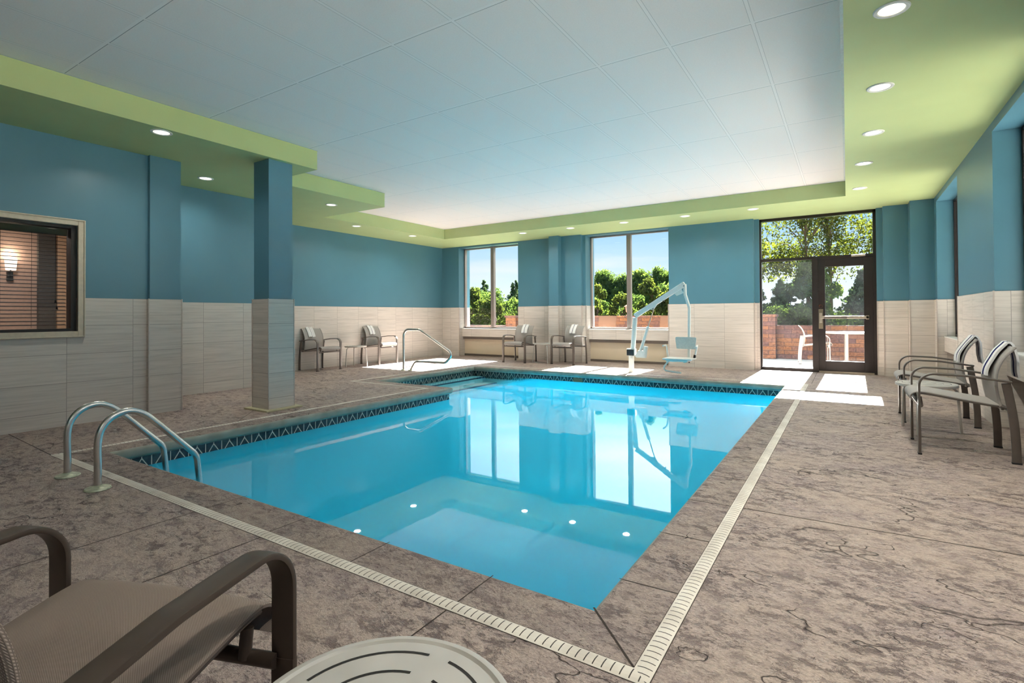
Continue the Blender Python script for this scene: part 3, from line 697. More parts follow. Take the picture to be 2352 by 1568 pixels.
pb = MB(); pb.lathe([(.0001, -.012), (.028, -.010), (.031, .0), (.031, .006)], seg=24); q = pb.build('alarm_disc', 'orange', leaf, smooth=True); q.rotation_euler = (PI/2, 0, 0); q.location = (-.43, YD-.036, 1.285)
MB().box(.08, .30, YD-.075, YD-.045, 2.225, 2.262).build('door_closer', 'satin', door, bevel=.004)

# ------------------------------------------------------------------ sling chairs
def rib(mb, prof, xs, th, mi=0, sag=0):
    """sheet with thickness following prof [(y,z)] over lateral stations xs"""
    n = len(prof); nx = len(xs); P_ = [Vector((0, p[0], p[1])) for p in prof]
    nor = []
    for i in range(n):
        t = (P_[min(n-1, i+1)]-P_[max(0, i-1)]).normalized(); nor.append(Vector((0, -t.z, t.y)))
    vs = []
    for s_ in (0, 1):
        for i in range(n):
            for x in xs:
                hw = max(abs(xs[0]), abs(xs[-1])); k = 1-(x/hw)**2
                vs.append(P_[i]+Vector((x, 0, 0))+nor[i]*(th*(s_-.5)-sag*k*math.sin(PI*i/(n-1))))
    fs = []; o = n*nx
    for i in range(n-1):
        for j in range(nx-1):
            a = i*nx+j; fs += [(a, a+1, a+nx+1, a+nx), (o+a, o+a+nx, o+a+nx+1, o+a+1)]
    for i in range(n-1):
        a = i*nx; b = i*nx+nx-1; fs += [(a, a+nx, o+a+nx, o+a), (b, o+b, o+b+nx, b+nx)]
    for j in range(nx-1):
        a = j; b = (n-1)*nx+j; fs += [(a, o+a, o+a+1, a+1), (b, b+1, o+b+1, o+b)]
    return mb.add(vs, fs, mi)
SEAT = smooth_path([(0, .035, .425), (0, .052, .448), (0, .048, .475), (0, .022, .494), (0, -.02, .500), (0, -.12, .488), (0, -.30, .458), (0, -.44, .437), (0, -.505, .43)], 4)
BACK = smooth_path([(0, -.515, .405), (0, -.492, .52), (0, -.483, .62), (0, -.498, .72), (0, -.540, .81), (0, -.60, .885)], 5)
def make_chair(label, fr_, sl, W=.60, bh=1.0):
    t = thing('sling_chair', label, 'chair')
    hx = W/2; sw = W/2-.066
    xs = [(sw+.008)*(-1+2*k/10) for k in range(11)]
    seat = rib(MB(), [(p.y, p.z) for p in SEAT], xs, .007, sag=.010).build('seat', sl, t, smooth=True)
    prof = [(p.y*(1 if p.z < .6 else 1), .405+(p.z-.405)*bh) for p in BACK]
    back = rib(MB(), prof, xs, .007, sag=-.012).build('backrest', sl, t, smooth=True)
    for s_ in (-1, 1):
        x = s_*hx
        # front leg, armrest, rear leg
        lg = MB().tube([(x, 0, .004), (x, 0, .20), (x, 0, .40)], .029, .0105, side=(1, 0, 0), square=True).build('leg', fr_, t, smooth=True)
        arm = fillet([(x, 0, .399), (x, .0, .662), (x, -.30, .655), (x, -.56, .622)], [.10, .3], 10)
        arm = [p for p in arm]
        MB().tube(arm, .029, .0085, side=(1, 0, 0), square=True).build('armrest', fr_, t, smooth=True)
        rl = smooth_path([(x*.985, -.530, .612), (x*.985, -.548, .50), (x*.985, -.570, .33), (x*.985, -.582, .16), (x*.985, -.585, .004)], 5)
        lr = MB().tube(rl, .0105, .028, side=(1, 0, 0), square=True).build('leg', fr_, t, smooth=True)
        rail = [(s_*(sw-.004), p.y, p.z-.011) for p in SEAT[14:]]
        MB().tube(rail, .009, .008, side=(1, 0, 0), seg=8).build('side_rail', fr_, seat, smooth=True)
        brail = [(s_*(sw+.002), p[0], p[1]) for p in prof]
        MB().tube(brail, .010, .010, side=(1, 0, 0), seg=8).build('back_rail', sl, back, smooth=True)
        MB().box(x-.030, x+.030, -.013, .013, .0, .014).build('foot', 'black', lg, bevel=.003)
        MB().box(x*.985-.013, x*.985+.013, -.614, -.556, .0, .014).build('foot', 'black', lr, bevel=.003)
        MB().tube([(s_*(sw-.02), -.02, .395), (s_*(sw-.02), -.012, .46)], .014, seg=10).build('bracket', fr_, t, smooth=True)
        MB().tube([(s_*(sw+.004), -.516, .42), (s_*(hx-.005), -.545, .42)], .014, seg=10).build('bracket', fr_, t, smooth=True)
    MB().tube([(-hx+.012, -.012, .395), (hx-.012, -.012, .395)], .0165, seg=12).build('crossbar', fr_, t, smooth=True)
    MB().tube([(-hx+.012, -.556, .40), (hx-.012, -.556, .40)], .0135, seg=12).build('crossbar', fr_, t, smooth=True)
    MB().tube([(-sw, -.520, .405), (sw, -.520, .405)], .011, seg=10).build('crossbar', fr_, t, smooth=True)
    return t
chair0 = make_chair('', 'frame', 'sling')
G = 'grey sling armchairs around the pool'
# (x, y, yaw of +Y forward), front-leg line at origin
spots = [(-9.27, 7.23, -PI/2+.04, 'grey sling armchair against the tiled side wall, the one closer to the pillar'),
         (-9.25, 8.90, -PI/2+.04, 'grey sling armchair against the tiled side wall beside the looping stair handrail'),
         (-6.78, 10.62, PI+.04, 'grey sling armchair standing partly in front of the narrower window'),
         (-5.53, 10.74, PI-.10, 'grey sling armchair between the wall pilaster and the wide window behind the pool lift'),
         (.50, 7.18, PI/2, 'grey sling armchair by the deep window niches, the one closer to the glass door'),
         (.49, 5.71, PI/2, 'grey sling armchair by the deep window niches, the one farther from the glass door')]
chairs = []
for i, (x, y, a, lab) in enumerate(spots):
    c = chair0 if i == 0 else copy_tree(chair0)
    c.location = (x, y, 0); c.rotation_euler = (0, 0, a); c['label'] = lab; c['group'] = G; chairs.append(c)
near = make_chair('dark brown sling armchair without a towel, seen from behind, cut off by the picture edge', 'frame_d', 'sling_d', .64)
near.location = (-1.368, .600, 0); near.rotation_euler = (0, 0, math.radians(20))

# towels draped over chair backs
def towel(W_, front, rear, jit):
    bp = [Vector((p.y, p.z, 0)) for p in BACK]
    # profile: up the front of the back (offset forward), over the top, down behind
    pts = []
    L_ = 0; fr_pts = []
    for i in range(len(bp)-1, -1, -1):
        fr_pts.append(bp[i]);
        if i < len(bp)-1: L_ += (bp[i]-bp[i+1]).length
        if L_ > front: break
    fr_pts = fr_pts[::-1]
    prof = []
    for i, p in enumerate(fr_pts):
        a = fr_pts[max(0, i-1)]; b = fr_pts[min(len(fr_pts)-1, i+1)]; t = (b-a).normalized(); nrm = Vector((t.y, -t.x, 0))
        prof.append(p+nrm*.018)
    top = bp[-1]
    prof += [top+Vector((.006, .024, 0)), top+Vector((-.012, .026, 0)), top+Vector((-.028, .008, 0))]
    for k in range(1, 7): prof.append(top+Vector((-.036-.004*k, .0-rear*k/6, 0)))
    xs = [W_/2*(-1+2*k/16) for k in range(17)]
    mb = MB(); rib(mb, [(p.x, p.y) for p in prof], xs, .016)
    nn = len(prof)*17; ac = []
    for s_ in (0, 1):
        for i in range(len(prof)):
            for x in xs: ac.append(x/(W_/2))
    mb.att = dict(across=ac)
    # gentle folds
    vv = []
    for idx, (x, y, z) in enumerate(mb.v):
        f = x/(W_/2); vv.append((x, y+.006*math.sin(f*5+jit)+.004*math.sin(z*30+jit), z+.004*math.sin(f*4)))
    mb.v = vv
    return mb
tl_labels = ['on the side wall armchair closer to the pillar', 'on the armchair beside the looping stair handrail', 'on the armchair before the narrower window', 'on the armchair beside the wall pilaster', 'on the niche side armchair closer to the glass door', 'on the niche side armchair farther from the glass door']
txs = [.06, .03, -.02, .03, -.02, .05]
for i, c in enumerate(chairs):
    wd, f_, r_ = (.155, .20, .16) if i < 4 else (.24, .27, .25)
    o = towel(wd, f_, r_, i*1.3).build('pool_towel', 'towel', smooth=True, fix=True)
    mtx = Matrix.Translation(c.location) @ Matrix.Rotation(c.rotation_euler.z, 4, 'Z') @ Matrix.Translation((txs[i], 0, 0))
    o.matrix_world = mtx
    tag(o, 'white towel with navy stripe '+tl_labels[i], 'towel', 'white striped towels on the chair backs')

# ------------------------------------------------------------------ round tables
def make_table(label, r, h, rot, group='small round side tables'):
    t = thing('side_table', label, 'table', group=group)
    R = r
    top = MB(); top.lathe([(.0001, h), (R-.026, h), (R-.021, h-.005), (R-.016, h+.001), (R-.008, h+.0015), (R-.003, h-.001), (R, h-.010), (R-.002, h-.024), (R-.012, h-.028), (R-.03, h-.02), (.0001, h-.02)], seg=72)
    tp = top.build('table_top', 'ttop', t, smooth=True, fix=True)
    sl = MB()
    for ring, (rr, a0, da, cnt) in enumerate(((R*.765, 1.35, 1.32, 4), (R*.53, 1.42, 1.18, 4), (R*.30, 1.5, 1.0, 4))):
        for k in range(cnt):
            s0 = a0+k*2*PI/cnt; pts = []
            for j in range(15):
                a = s0+da*j/14; pts.append(a)
            vs = []; hw = .0032
            for a in pts:
                vs += [((rr-hw)*math.cos(a), (rr-hw)*math.sin(a), h+.0008), ((rr+hw)*math.cos(a), (rr+hw)*math.sin(a), h+.0008)]
            sl.add(vs, [(2*j, 2*j+1, 2*j+3, 2*j+2) for j in range(14)])
    sl.build('slot', 'tdark', t, fix=False)
    for k in range(3):
        a = rot+k*2*PI/3; d = Vector((math.cos(a), math.sin(a), 0))
        pth = fillet([d*(R*.45)+Vector((0, 0, h-.03)), d*(R*.98)+Vector((0, 0, h-.035)), d*(R*1.10)+Vector((0, 0, .003))], [.11], 8)
        MB().tube(pth, .014, .011, side=(-d.y, d.x, 0), seg=12).build('leg', 'ttop', t, smooth=True)
    MB().lathe([(.05, h-.022), (.05, h-.045), (.0001, h-.045)], seg=24).build('hub', 'ttop', t)
    return t
t0 = make_table('', .245, .472, math.radians(10))
tabs = [(-9.43, 8.07, .3, 'small round side table between the two armchairs against the tiled side wall'), (-6.14, 10.95, 1.2, 'small round side table between the two armchairs near the wall pilaster'),
        (.64, 6.44, 0, 'small round side table between the two armchairs by the deep window niches'), (-.676, .618, .45, 'round table with arc slots beside the brown armchair, cut off by the picture edge')]
for i, (x, y, a, lab) in enumerate(tabs):
    t = t0 if i == 0 else copy_tree(t0)
    t.location = (x, y, 0); t.rotation_euler = (0, 0, a); t['label'] = lab

# ------------------------------------------------------------------ pool ladder rails
def ladder(x, label):
    t = thing('ladder_rail', label, 'handrail', (x, 1.452, 0), group='steel grab rails at the near left pool edge')
    p = smooth_path([(0, 0, 0), (0, 0, .16), (0, 0, .31), (0, .022, .405), (0, .085, .475), (0, .18, .500), (0, .275, .462), (0, .375, .365)], 6)
    q = fillet([p[-1], (0, .635, .085), (0, .672, -.30), (0, .672, -.75)], [.13, .3], 8)
    MB().tube(p+q[1:], .0225, seg=20).build('rail', 'steel', t, smooth=True)
    MB().lathe([(.0235, .030), (.030, .026), (.045, .020), (.072, .013), (.076, .004), (.074, .0008)], seg=32).build('escutcheon', 'escut', t, smooth=True)
    return t
ladder(-4.80, 'curved steel ladder rail at the pool corner, the one closer to the inner window wall')
ladder(-4.262, 'curved steel ladder rail at the pool corner, the one farther from the inner window wall')
# ------------------------------------------------------------------ handrail by the steps
hr = thing('stair_handrail', 'bent steel handrail looping over the pool steps beside two armchairs', 'handrail', (-7.93, 8.07, 0))
pth = fillet([(0, 0, 0), (0, 0, .858), (.46, 0, .862), (1.06, 0, .545), (1.36, 0, .385), (1.15, 0, .205), (.33, 0, .192), (.20, 0, .0)], [.14, .2, .9, .10, .10, .12], 8)
MB().tube(pth, .0235, seg=16).build('rail', 'steel', hr, smooth=True)
for x in (0, .20):
    MB().lathe([(.025, .022), (.055, .012), (.06, .0008)], (x, 0, 0), 24).build('escutcheon', 'escut', hr, smooth=True)

# ------------------------------------------------------------------ pool lift
lf = thing('pool_lift', 'white accessible pool lift with mast, slanted arm and hanging seat at the far pool edge', 'pool lift', (-3.615, 10.0, 0))
def rel(x, z): return (x+3.615, z)
MB().box(-.043, .043, -.04, .04, .0, .33).build('base_post', 'powder', lf, bevel=.006)
MB().lathe([(.062, .0), (.062, .01), (.045, .012)], seg=24).build('base_plate', 'powder', lf)
MB().lathe([(.050, .285), (.050, .335), (.043, .338)], seg=24).build('collar', 'powder', lf, smooth=True)
MB().box(-.075, .072, -.07, .055, .335, .455).build('battery_box', 'black', lf, bevel=.012)
MB().box(-.075, .085, -.055, .055, .455, .470).box(.072, .088, -.05, .05, .335, .47).build('box_bracket', 'powder', lf)
MB().tube([(.035, 0, .46), (.083, 0, 1.09)], .047, seg=24).build('mast', 'powder', lf, smooth=True)
# arm as rectangular beam
def beam(mb, p, q, h, wd):
    p, q = Vector(p), Vector(q); d = (q-p).normalized(); u = Vector((-d.z, 0, d.x)) * h/2; v = Vector((0, wd/2, 0))
    vs = [a+su*u+sv*v for a in (p, q) for su in (-1, 1) for sv in (-1, 1)]
    mb.add(vs, [(0, 1, 3, 2), (4, 6, 7, 5), (0, 4, 5, 1), (2, 3, 7, 6), (0, 2, 6, 4), (1, 5, 7, 3)])
am_ = MB(); beam(am_, (.085, 0, 1.118), (1.055, 0, 1.722), .092, .07)
am_.build('arm', 'powder', lf, bevel=.008)
MB().prism([(.375, 1.245), (.455, 1.238), (.515, 1.33), (.40, 1.30)], 1, -.02, .02).build('gusset', 'powder', lf)
MB().prism([(.80, 1.60), (.90, 1.50), (1.03, 1.55), (.98, 1.64)], 1, -.006, .006).build('gusset', 'powder', lf)
hp = fillet([(1.055, 0, 1.715), (1.06, 0, 1.52), (1.135, 0, 1.27), (1.12, 0, .34)], [.05, .06], 5)
MB().tube(hp, .032, .025, side=(0, 1, 0), seg=16, square=True).build('hanger_post', 'powder', lf, smooth=True)
bt = MB()
for x, z in ((1.045, 1.68), (.655, 1.405), (.385+.07, 1.255), (.10, 1.10)): bt.tube([(x, -.04, z), (x, .04, z)], .010, seg=10)
for x, z in ((.85, .315), (1.0, .300), (1.17, .265)): bt.tube([(x, -.20, z), (x, -.17, z)], .010, seg=10)
bt.build('bolt', 'black', lf)
MB().tube([(.455, 0, 1.245), (.34, 0, .895)], .011, seg=12).build('piston_rod', 'satin', lf, smooth=True)
MB().tube([(.345, 0, .91), (.185, 0, .42)], .030, seg=16).build('actuator_tube', 'powder', lf, smooth=True)
ac_ = MB(); ac_.tube([(.30, 0, .525), (.265, 0, .31)], .042, seg=16); ac_.prism([(.07, .34), (.12, .30), (.30, .30), (.30, .41), (.22, .44), (.15, .44), (.10, .36)], 1, -.035, .035)
ac_.build('actuator_motor', 'powder', lf, smooth=True)
# seat: faces the camera side (-Y), back panel behind
sp = MB()
pts = []
for cx, cz, a0 in ((1.225, .53, -90), (1.225+.02, .695, 0), (.935-.02, .695, 90), (.935, .53, 180)):
    for k in range(6):
        a = math.radians(a0+90*k/5); pts.append((cx+.03*math.cos(a), cz+.03*math.sin(a)))
sp.prism(pts, 1, -.075, -.055)
sp.build('seat_back', 'lifttrim', lf, bevel=.004)
MB().box(.745, 1.265, -.44, -.04, .318, .345).box(.80, 1.20, -.42, -.06, .285, .318).build('seat_pan', 'powder', lf, bevel=.010)
a1 = fillet([(.765, -.12, .33), (.735, -.12, .57), (.75, -.40, .57)], [.05], 6)
MB().tube(a1, .016, seg=12).build('armrest', 'powder', lf, smooth=True)
a2 = fillet([(1.245, -.12, .33), (1.30, -.12, .575), (1.34, -.40, .555)], [.04], 6)
MB().tube(a2, .018, seg=12).build('armrest', 'powder', lf, smooth=True)
MB().tube([(1.245, -.12, .345), (1.257, -.12, .40)], .023, seg=12).build('armrest_latch', 'black', lf)
ft = fillet([(.84, -.30, .31), (.70, -.34, .115), (1.065, -.36, .085)], [.06], 6)
MB().tube(ft, .017, seg=12).tube([(.84, -.10, .31), (.84, -.30, .31)], .014, seg=10).build('footrest', 'powder', lf, smooth=True)
MB().prism([(1.05, .30), (1.20, .30), (1.10, .25), (1.06, .25)], 1, -.20, -.10).build('seat_bracket', 'powder', lf)

# ------------------------------------------------------------------ outside
struct(MB().box(-30, 14, YO, 15.2, -.10, -.012).build('ground', 'patio'))
struct(MB().box(-80, 60, 15.2, 80, -.20, -.1).build('ground', 'grass'))
struct(MB().box(XO, 40, -30, YO, -.10, -.014).build('ground', 'patio')); struct(MB().box(-40, XO, -40, YF-.3, -.1, -.014).build('ground', 'patio'))
gw = thing('garden_wall', 'reddish brown block garden wall behind the patio table', 'wall', (.0, 15.0, -.012))
MB().box(-1.75, 6.0, 0, .3, 0, .80).build('block_courses', 'brick', gw); MB().box(-1.75, 6.0, -.02, .32, .80, .86).build('cap', 'brick', gw)
gw2 = thing('garden_wall', 'reddish brown block garden wall seen through the wide window', 'wall', (-5.6, 15.0, -.012))
MB().box(-3.6, 3.7, 0, .3, 0, 1.06).build('block_courses', 'brick', gw2); MB().box(-3.6, 3.7, -.02, .32, 1.06, 1.12).build('cap', 'brick', gw2)
gw3 = thing('garden_wall', 'low reddish brown block garden wall seen through the narrower window', 'wall', (-12.0, 15.0, -.012))
MB().box(-6, 2.0, 0, .3, 0, .74).build('block_courses', 'brick', gw3); MB().box(-6, 2.0, -.02, .32, .74, .80).build('cap', 'brick', gw3)
for x, z, lab in ((-1.72, 1.14, 'block pillar seen through the side pane of the glass door'), (-9.55, 1.14, 'block pillar seen through the narrower window')):
    bp_ = thing('block_pillar', lab, 'pillar', (x, 14.85, -.012), group='block pillars of the garden wall')
    MB().box(-.22, .18, -.05, .4, 0, z-.06).build('shaft', 'brick', bp_); MB().box(-.25, .21, -.08, .43, z-.06, z).build('cap', 'brick', bp_)
ln = thing('garden_lantern', 'small copper lantern on the garden wall behind the window mullion', 'lantern', (-5.55, 15.12, 1.108))
MB().lathe([(.0001, 0), (.07, 0), (.07, .02), (.03, .03), (.03, .10), (.07, .11)], seg=16).build('base', 'copper', ln)
MB().lathe([(.065, .11), (.085, .27)], seg=6).build('glass', 'lglass', ln)
lb = MB()
for k in range(6):
    a = 2*PI*k/6; lb.tube([(.067*math.cos(a), .067*math.sin(a), .11), (.087*math.cos(a), .087*math.sin(a), .27)], .006, seg=6)
lb.lathe([(.13, .27), (.12, .285), (.05, .33), (.02, .34), (.015, .37), (.0001, .38)], seg=16)
lb.build('cage_and_roof', 'copper', ln)
pc = make_chair('white patio armchair outside facing the pedestal table behind the side glass', 'patiowhite', 'patiowhite', .58)
pc.name = 'patio_chair'; pc.location = (-.36, 13.95, -.012); pc.rotation_euler = (0, 0, -PI/2+.1)
for x, a, lab in ((-5.62, PI+.1, 'tan sling patio chair outside the wide window, in the pane without the pool lift'), (-4.02, PI-.15, 'tan sling patio chair outside the wide window, behind the pool lift')):
    c = make_chair(lab, 'frame', 'patiotan', .62, 1.5); c.name = 'patio_chair'; c.location = (x, 13.25, -.012); c.rotation_euler = (0, 0, a); c['group'] = 'tan patio chairs outside'
pt = thing('patio_table', 'white round pedestal table on the patio behind the glass door', 'table', (-.02, 14.15, -.012))
MB().lathe([(.0001, .735), (.52, .735), (.53, .725), (.52, .70), (.0001, .70)], seg=48).build('table_top', 'patiowhite', pt, smooth=True)
MB().tube([(0, 0, .05), (0, 0, .70)], .04, seg=16).build('pedestal', 'patiowhite', pt, smooth=True)
MB().lathe([(.04, .085), (.10, .06), (.30, .02), (.32, .0)], seg=32).build('base', 'patiowhite', pt, smooth=True)

# trees
def leaves(cents, rad, n, size, mat, name, parent, rng, flat=.0, drop=0):
    cents = np.array(cents); rad = np.array(rad)
    idx = rng.integers(0, len(cents), n)
    d = rng.normal(size=(n, 3)); d /= np.linalg.norm(d, axis=1)[:, None]
    rr = rng.uniform(.25, 1, n)**.6
    p = cents[idx]+d*(rad[idx][:, None] if rad.ndim == 1 else rad[idx])*rr[:, None]
    u = rng.normal(size=(n, 3)); u /= np.linalg.norm(u, axis=1)[:, None]
    v = np.cross(u, rng.normal(size=(n, 3))); v /= np.linalg.norm(v, axis=1)[:, None]
    s = size*rng.uniform(.6, 1.3, n)[:, None]
    a = p-u*s; b = p+v*s*.45; c = p+u*s; e = p-v*s*.45
    vs = np.stack([a, b, c, e], 1).reshape(-1, 3)
    me = bpy.data.meshes.new(name); me.vertices.add(len(vs)); me.vertices.foreach_set('co', vs.ravel())
    me.loops.add(4*n); me.loops.foreach_set('vertex_index', np.arange(4*n)); me.polygons.add(n); me.polygons.foreach_set('loop_start', np.arange(0, 4*n, 4))
    me.update(); me.validate(); me.materials.append(M[mat])
    o = bpy.data.objects.new(name, me); C.objects.link(o); o.parent = parent; return o
def tree(label, x, y, h, spread, mat, seed, n=9000, size=.07, crown0=.35, cat='tree', name='tree', nb=26, group=None, stem=.10):
    rng = np.random.default_rng(seed); t = thing(name, label, cat, (x, y, -.1), group=group)
    trunk = MB(); top = Vector((rng.normal()*.1, rng.normal()*.1, h*.9))
    mid = Vector((rng.normal()*.08, rng.normal()*.08, h*.45))
    path = smooth_path([(0, 0, 0), mid, top], 8)
    trunk.tube(path, [stem*(1-.8*i/(len(path)-1)) for i in range(len(path))], seg=8)
    cents = []; rads = []
    for k in range(nb):
        z = h*(crown0+(1-crown0)*rng.uniform(0, 1)); tt = z/(h*.9)
        base = path[min(len(path)-1, int(max(0, tt-.12)*(len(path)-1)))]
        a = rng.uniform(0, 2*PI); prof_ = math.sin(PI*min(1, max(.08, (z/h-crown0)/(1.02-crown0)*.85+.12)))
        r_ = spread*prof_*rng.uniform(.35, 1)
        e = Vector((math.cos(a)*r_, math.sin(a)*r_, z))
        trunk.tube([base, (Vector(base)+e)*.5+Vector((0, 0, .05*h)), e], [stem*.3, stem*.18, stem*.05], seg=5, caps=False)
        cents.append(tuple(e)); rads.append(spread*rng.uniform(.18, .36))
    trunk.build('trunk', 'bark', t, smooth=True)
    leaves(cents, rads, n, size, mat, 'foliage', t, rng)
    return t
def spruce(label, x, y, h, w_, seed, group=None):
    rng = np.random.default_rng(seed); t = thing('spruce_tree', label, 'tree', (x, y, -.1), group=group)
    MB().tube([(0, 0, 0), (0, 0, h*.97)], [.14, .015], seg=8).build('trunk', 'bark', t)
    c = []; r = []
    lv = int(h*11)
    for k in range(lv):
        z = h*(.06+.93*k/lv); R_ = w_*(1-(z/h))**.9+.04
        for j in range(max(3, int(9*(1-z/h))+3)):
            a = rng.uniform(0, 2*PI); q_ = R_*rng.uniform(.35, 1.12)*(1+.12*math.sin(k*2.4))
            for s_ in (.5, .8, 1.0): c.append((math.cos(a)*q_*s_, math.sin(a)*q_*s_, z-.25*q_*s_+rng.normal()*.04)); r.append((.04+.19*(1-z/h), .04+.19*(1-z/h), .07))
    leaves(c, r, 15000, .065, 'needle', 'foliage', t, rng)
    return t
def hedge(label, x0, x1, y, h, mat, seed, n=16000, size=.06, dy=.9, bumps=.25, cat='hedge', name='hedge', group=None):
    rng = np.random.default_rng(seed); t = thing(name, label, cat, ((x0+x1)/2, y, -.1), group=group)
    c = []; r = []; W_ = (x1-x0)/2
    for k in range(int((x1-x0)*h*9)):
        xx = rng.uniform(-W_, W_); top = h*(1+bumps*math.sin(xx*1.7+seed)*.5+bumps*rng.normal()*.3)
        c.append((xx, rng.uniform(-dy/2, dy/2), rng.uniform(.1, 1)*top)); r.append(rng.uniform(.22, .42))
    leaves(c, r, n, size, mat, 'foliage', t, rng)
    return t
spruce('pointed dark spruce rising behind the first pane of the narrower window', -21.6, 30, 3.75, 2.3, 1, 'spruces beyond the garden wall')
spruce('pointed dark spruce rising behind the second pane of the narrower window', -19.0, 30, 3.6, 2.0, 2, 'spruces beyond the garden wall')
tree('bright green bushy tree in front of the first spruce in the narrower window', -16.6, 22, 2.45, .95, 'leafB', 3, 9000, .075, .1, name='leafy_tree', nb=40)
tree('bright green low bushy tree in the second pane of the narrower window', -14.6, 21, 1.95, .9, 'leafB', 4, 8000, .07, .1, name='leafy_tree', nb=36)
tree('dark green bushy tree between the two spruces in the narrower window', -19.8, 27, 2.75, 1.5, 'leafC', 5, 10000, .08, .15, name='leafy_tree', nb=44)
hedge('dark green hedge beyond the garden wall in the narrower window', -22, -13, 24.5, 2.2, 'leafC', 6, 30000, .08)
for k, (x, h_) in enumerate(((-12.9, 3.3), (-11.8, 3.55), (-10.75, 3.4), (-9.7, 3.5), (-8.7, 3.6), (-7.7, 3.35))):
    tree('rounded dark green tree in the row behind the wide window', x, 28, h_, 1.25, 'leafC', 20+k, 20000, .065, .08, name='leafy_tree', nb=90, group='rounded trees in the wide window')
for k, (x, h_, lab) in enumerate(((-8.0, 2.35, 'tall yellow green shrub in the first pane of the wide window'), (-7.1, 1.9, 'low yellow green shrub in the first pane of the wide window'), (-6.0, 2.45, 'tall yellow green shrub in the second pane of the wide window'), (-5.2, 2.2, 'low yellow green shrub in the second pane of the wide window'))):
    tree(lab, x, 18.6, h_, .62, 'leafB', 30+k, 3000, .07, .2, cat='shrub', name='shrub', nb=24, group='yellow green shrubs by the garden wall', stem=.03)
hedge('dark green hedge behind the block wall in the wide window', -10, -3.2, 20.5, 1.9, 'leafC', 7, 24000, .07)
tree('slim tree with open green crown above the glass side panel', -1.05, 20, 5.2, 1.55, 'leafA', 40, 4200, .058, .46, nb=46, group='open trees above the door', stem=.075)
tree('slim tree with open green crown above the glass door', -.45, 20.3, 5.4, 1.5, 'leafA', 41, 4200, .058, .46, nb=46, group='open trees above the door', stem=.075)
tree('slim green tree beside the two open trees above the door', 1.3, 20, 5.0, 1.3, 'leafA', 42, 4200, .055, .45, nb=40, group='open trees above the door', stem=.06)
tree('green tree mostly hidden by the wall beside the door transom', -3.0, 20.5, 4.6, 1.4, 'leafA', 43, 6000, .07, .42, nb=36, group='open trees above the door', stem=.06)
spruce('broad dark evergreen filling the door glass', .4, 18.4, 2.55, 1.25, 8); spruce('broad dark evergreen behind the side pane by the door', -2.5, 18.6, 2.35, 1.0, 9)
spruce('slender dark evergreen in the middle of the side pane', -1.75, 18.2, 2.3, 1.0, 12)
tree('dark leafy tree behind the side glass', -.95, 19, 2.75, .95, 'leafC', 44, 12000, .07, .12, name='leafy_tree', nb=36)
hedge('dark green hedge behind the garden wall in the door glass', -3.2, 3.2, 17.2, 1.25, 'leafC', 10, 22000, .06)

# ------------------------------------------------------------------ world, sun, camera
wd_ = bpy.data.worlds.new('sky'); bpy.context.scene.world = wd_; wd_.use_nodes = True
nt = wd_.node_tree; nt.nodes.clear()
tc = N(nt, 'ShaderNodeTexCoord'); sx3 = N(nt, 'ShaderNodeSeparateXYZ'); nt.links.new(tc.outputs['Generated'], sx3.inputs[0])
skyc = ramp(nt, sx3.outputs[2], [(0.0, srgb(238, 244, 250)), (.05, srgb(222, 236, 250)), (.15, srgb(160, 202, 242)), (.5, srgb(120, 170, 232))])
mpn = N(nt, 'ShaderNodeMapping'); nt.links.new(tc.outputs['Generated'], mpn.inputs[0]); mpn.inputs['Scale'].default_value = (1.5, 1.5, 16)
cn = N(nt, 'ShaderNodeTexNoise', i_Scale=1.6, i_Detail=5.0); nt.links.new(mpn.outputs[0], cn.inputs[0])
cf = ramp(nt, cn.outputs['Fac'], [(.50, 0.0), (.66, .55)])
skyc = mix_c(nt, cf, skyc, (.84, .83, .88, 1))
sv = Vector((.015, 1, math.tan(math.radians(36.6)))).normalized()
dp = N(nt, 'ShaderNodeVectorMath', operation='DOT_PRODUCT'); nt.links.new(tc.outputs['Generated'], dp.inputs[0]); dp.inputs[1].default_value = sv
glow = math_n(nt, 'MULTIPLY', ramp(nt, dp.outputs['Value'], [(.45, 0.0), (.80, .55), (.97, 1.0)]), ramp(nt, sx3.outputs[2], [(.155, 0.0), (.24, 1.0)]))
skyc = mix_c(nt, math_n(nt, 'MULTIPLY', glow, .8), skyc, (1, .97, .92, 1))
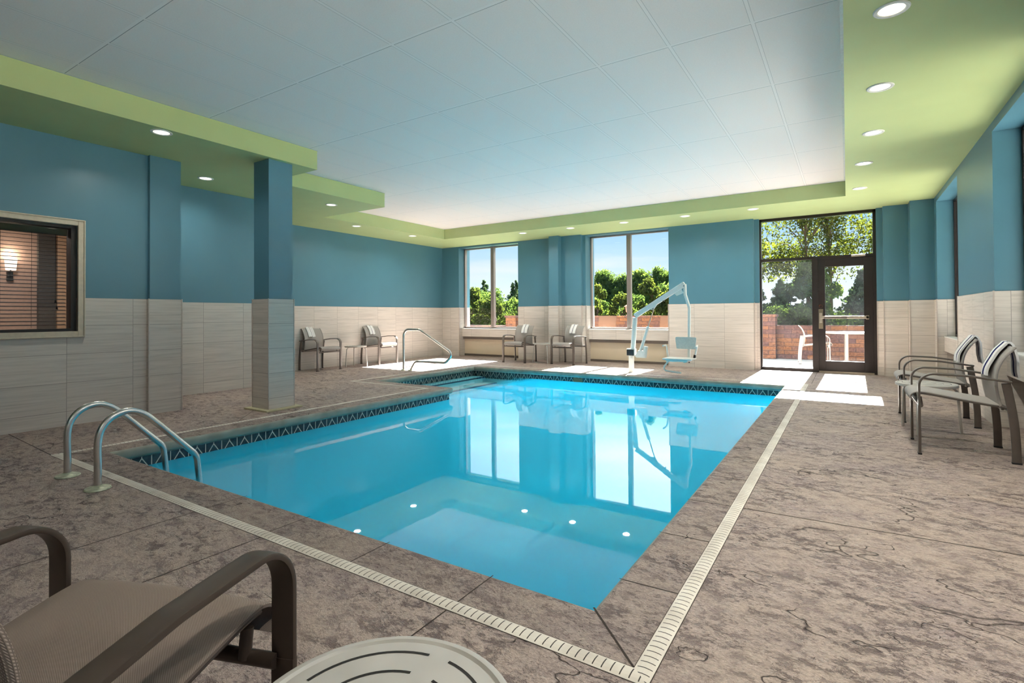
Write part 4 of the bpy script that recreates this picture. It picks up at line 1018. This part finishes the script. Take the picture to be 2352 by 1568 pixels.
bg = N(nt, 'ShaderNodeBackground'); nt.links.new(math_n(nt, 'ADD', 1.12, math_n(nt, 'MULTIPLY', glow, 3.6)), bg.inputs[1])
nt.links.new(skyc, bg.inputs[0]); wo_ = N(nt, 'ShaderNodeOutputWorld'); nt.links.new(bg.outputs[0], wo_.inputs[0])
sl_ = bpy.data.lights.new('sun', 'SUN'); sl_.energy = 100; sl_.angle = math.radians(.55); sl_.color = (1, .98, .95)
so_ = bpy.data.objects.new('sun', sl_); C.objects.link(so_)
sd = Vector((-.015, -1, -math.tan(math.radians(36.6))))
so_.rotation_euler = sd.to_track_quat('-Z', 'Y').to_euler(); so_.location = (0, 40, 30)

yaw, pit, rol, Fpx, cyp = 0.57128907, 0.01045582, -0.00586853, 1196.84434, 709.9428
f = Vector((-math.sin(yaw)*math.cos(pit), math.cos(yaw)*math.cos(pit), math.sin(pit)))
r = Vector((math.cos(yaw), math.sin(yaw), 0)); u = r.cross(f)
r2 = r*math.cos(rol)+u*math.sin(rol); u2 = -r*math.sin(rol)+u*math.cos(rol)
cam = bpy.data.cameras.new('camera'); cam.sensor_width = 36; cam.lens = Fpx/2352*36; cam.shift_y = (cyp-784)/2352; cam.clip_start = .02; cam.clip_end = 300
co = bpy.data.objects.new('camera', cam); C.objects.link(co)
mw = Matrix(((r2.x, u2.x, -f.x, 0), (r2.y, u2.y, -f.y, 0), (r2.z, u2.z, -f.z, 1.16), (0, 0, 0, 1)))
co.matrix_world = mw
S = bpy.context.scene; S.camera = co
S.view_settings.view_transform = 'Standard'; S.view_settings.look = 'None'; S.view_settings.gamma = 1; S.view_settings.exposure = .36
try:
    S.view_settings.use_curve_mapping = False
    S.cycles.use_denoising = True
    S.cycles.time_limit = 1200
    S.cycles.max_bounces = 5; S.cycles.diffuse_bounces = 3; S.cycles.glossy_bounces = 2; S.cycles.transparent_max_bounces = 10; S.cycles.transmission_bounces = 3; S.cycles.use_adaptive_sampling = True; S.cycles.adaptive_threshold = .1
    S.cycles.sample_clamp_indirect = 6; S.cycles.caustics_reflective = False; S.cycles.caustics_refractive = False
except Exception as e: print(e)
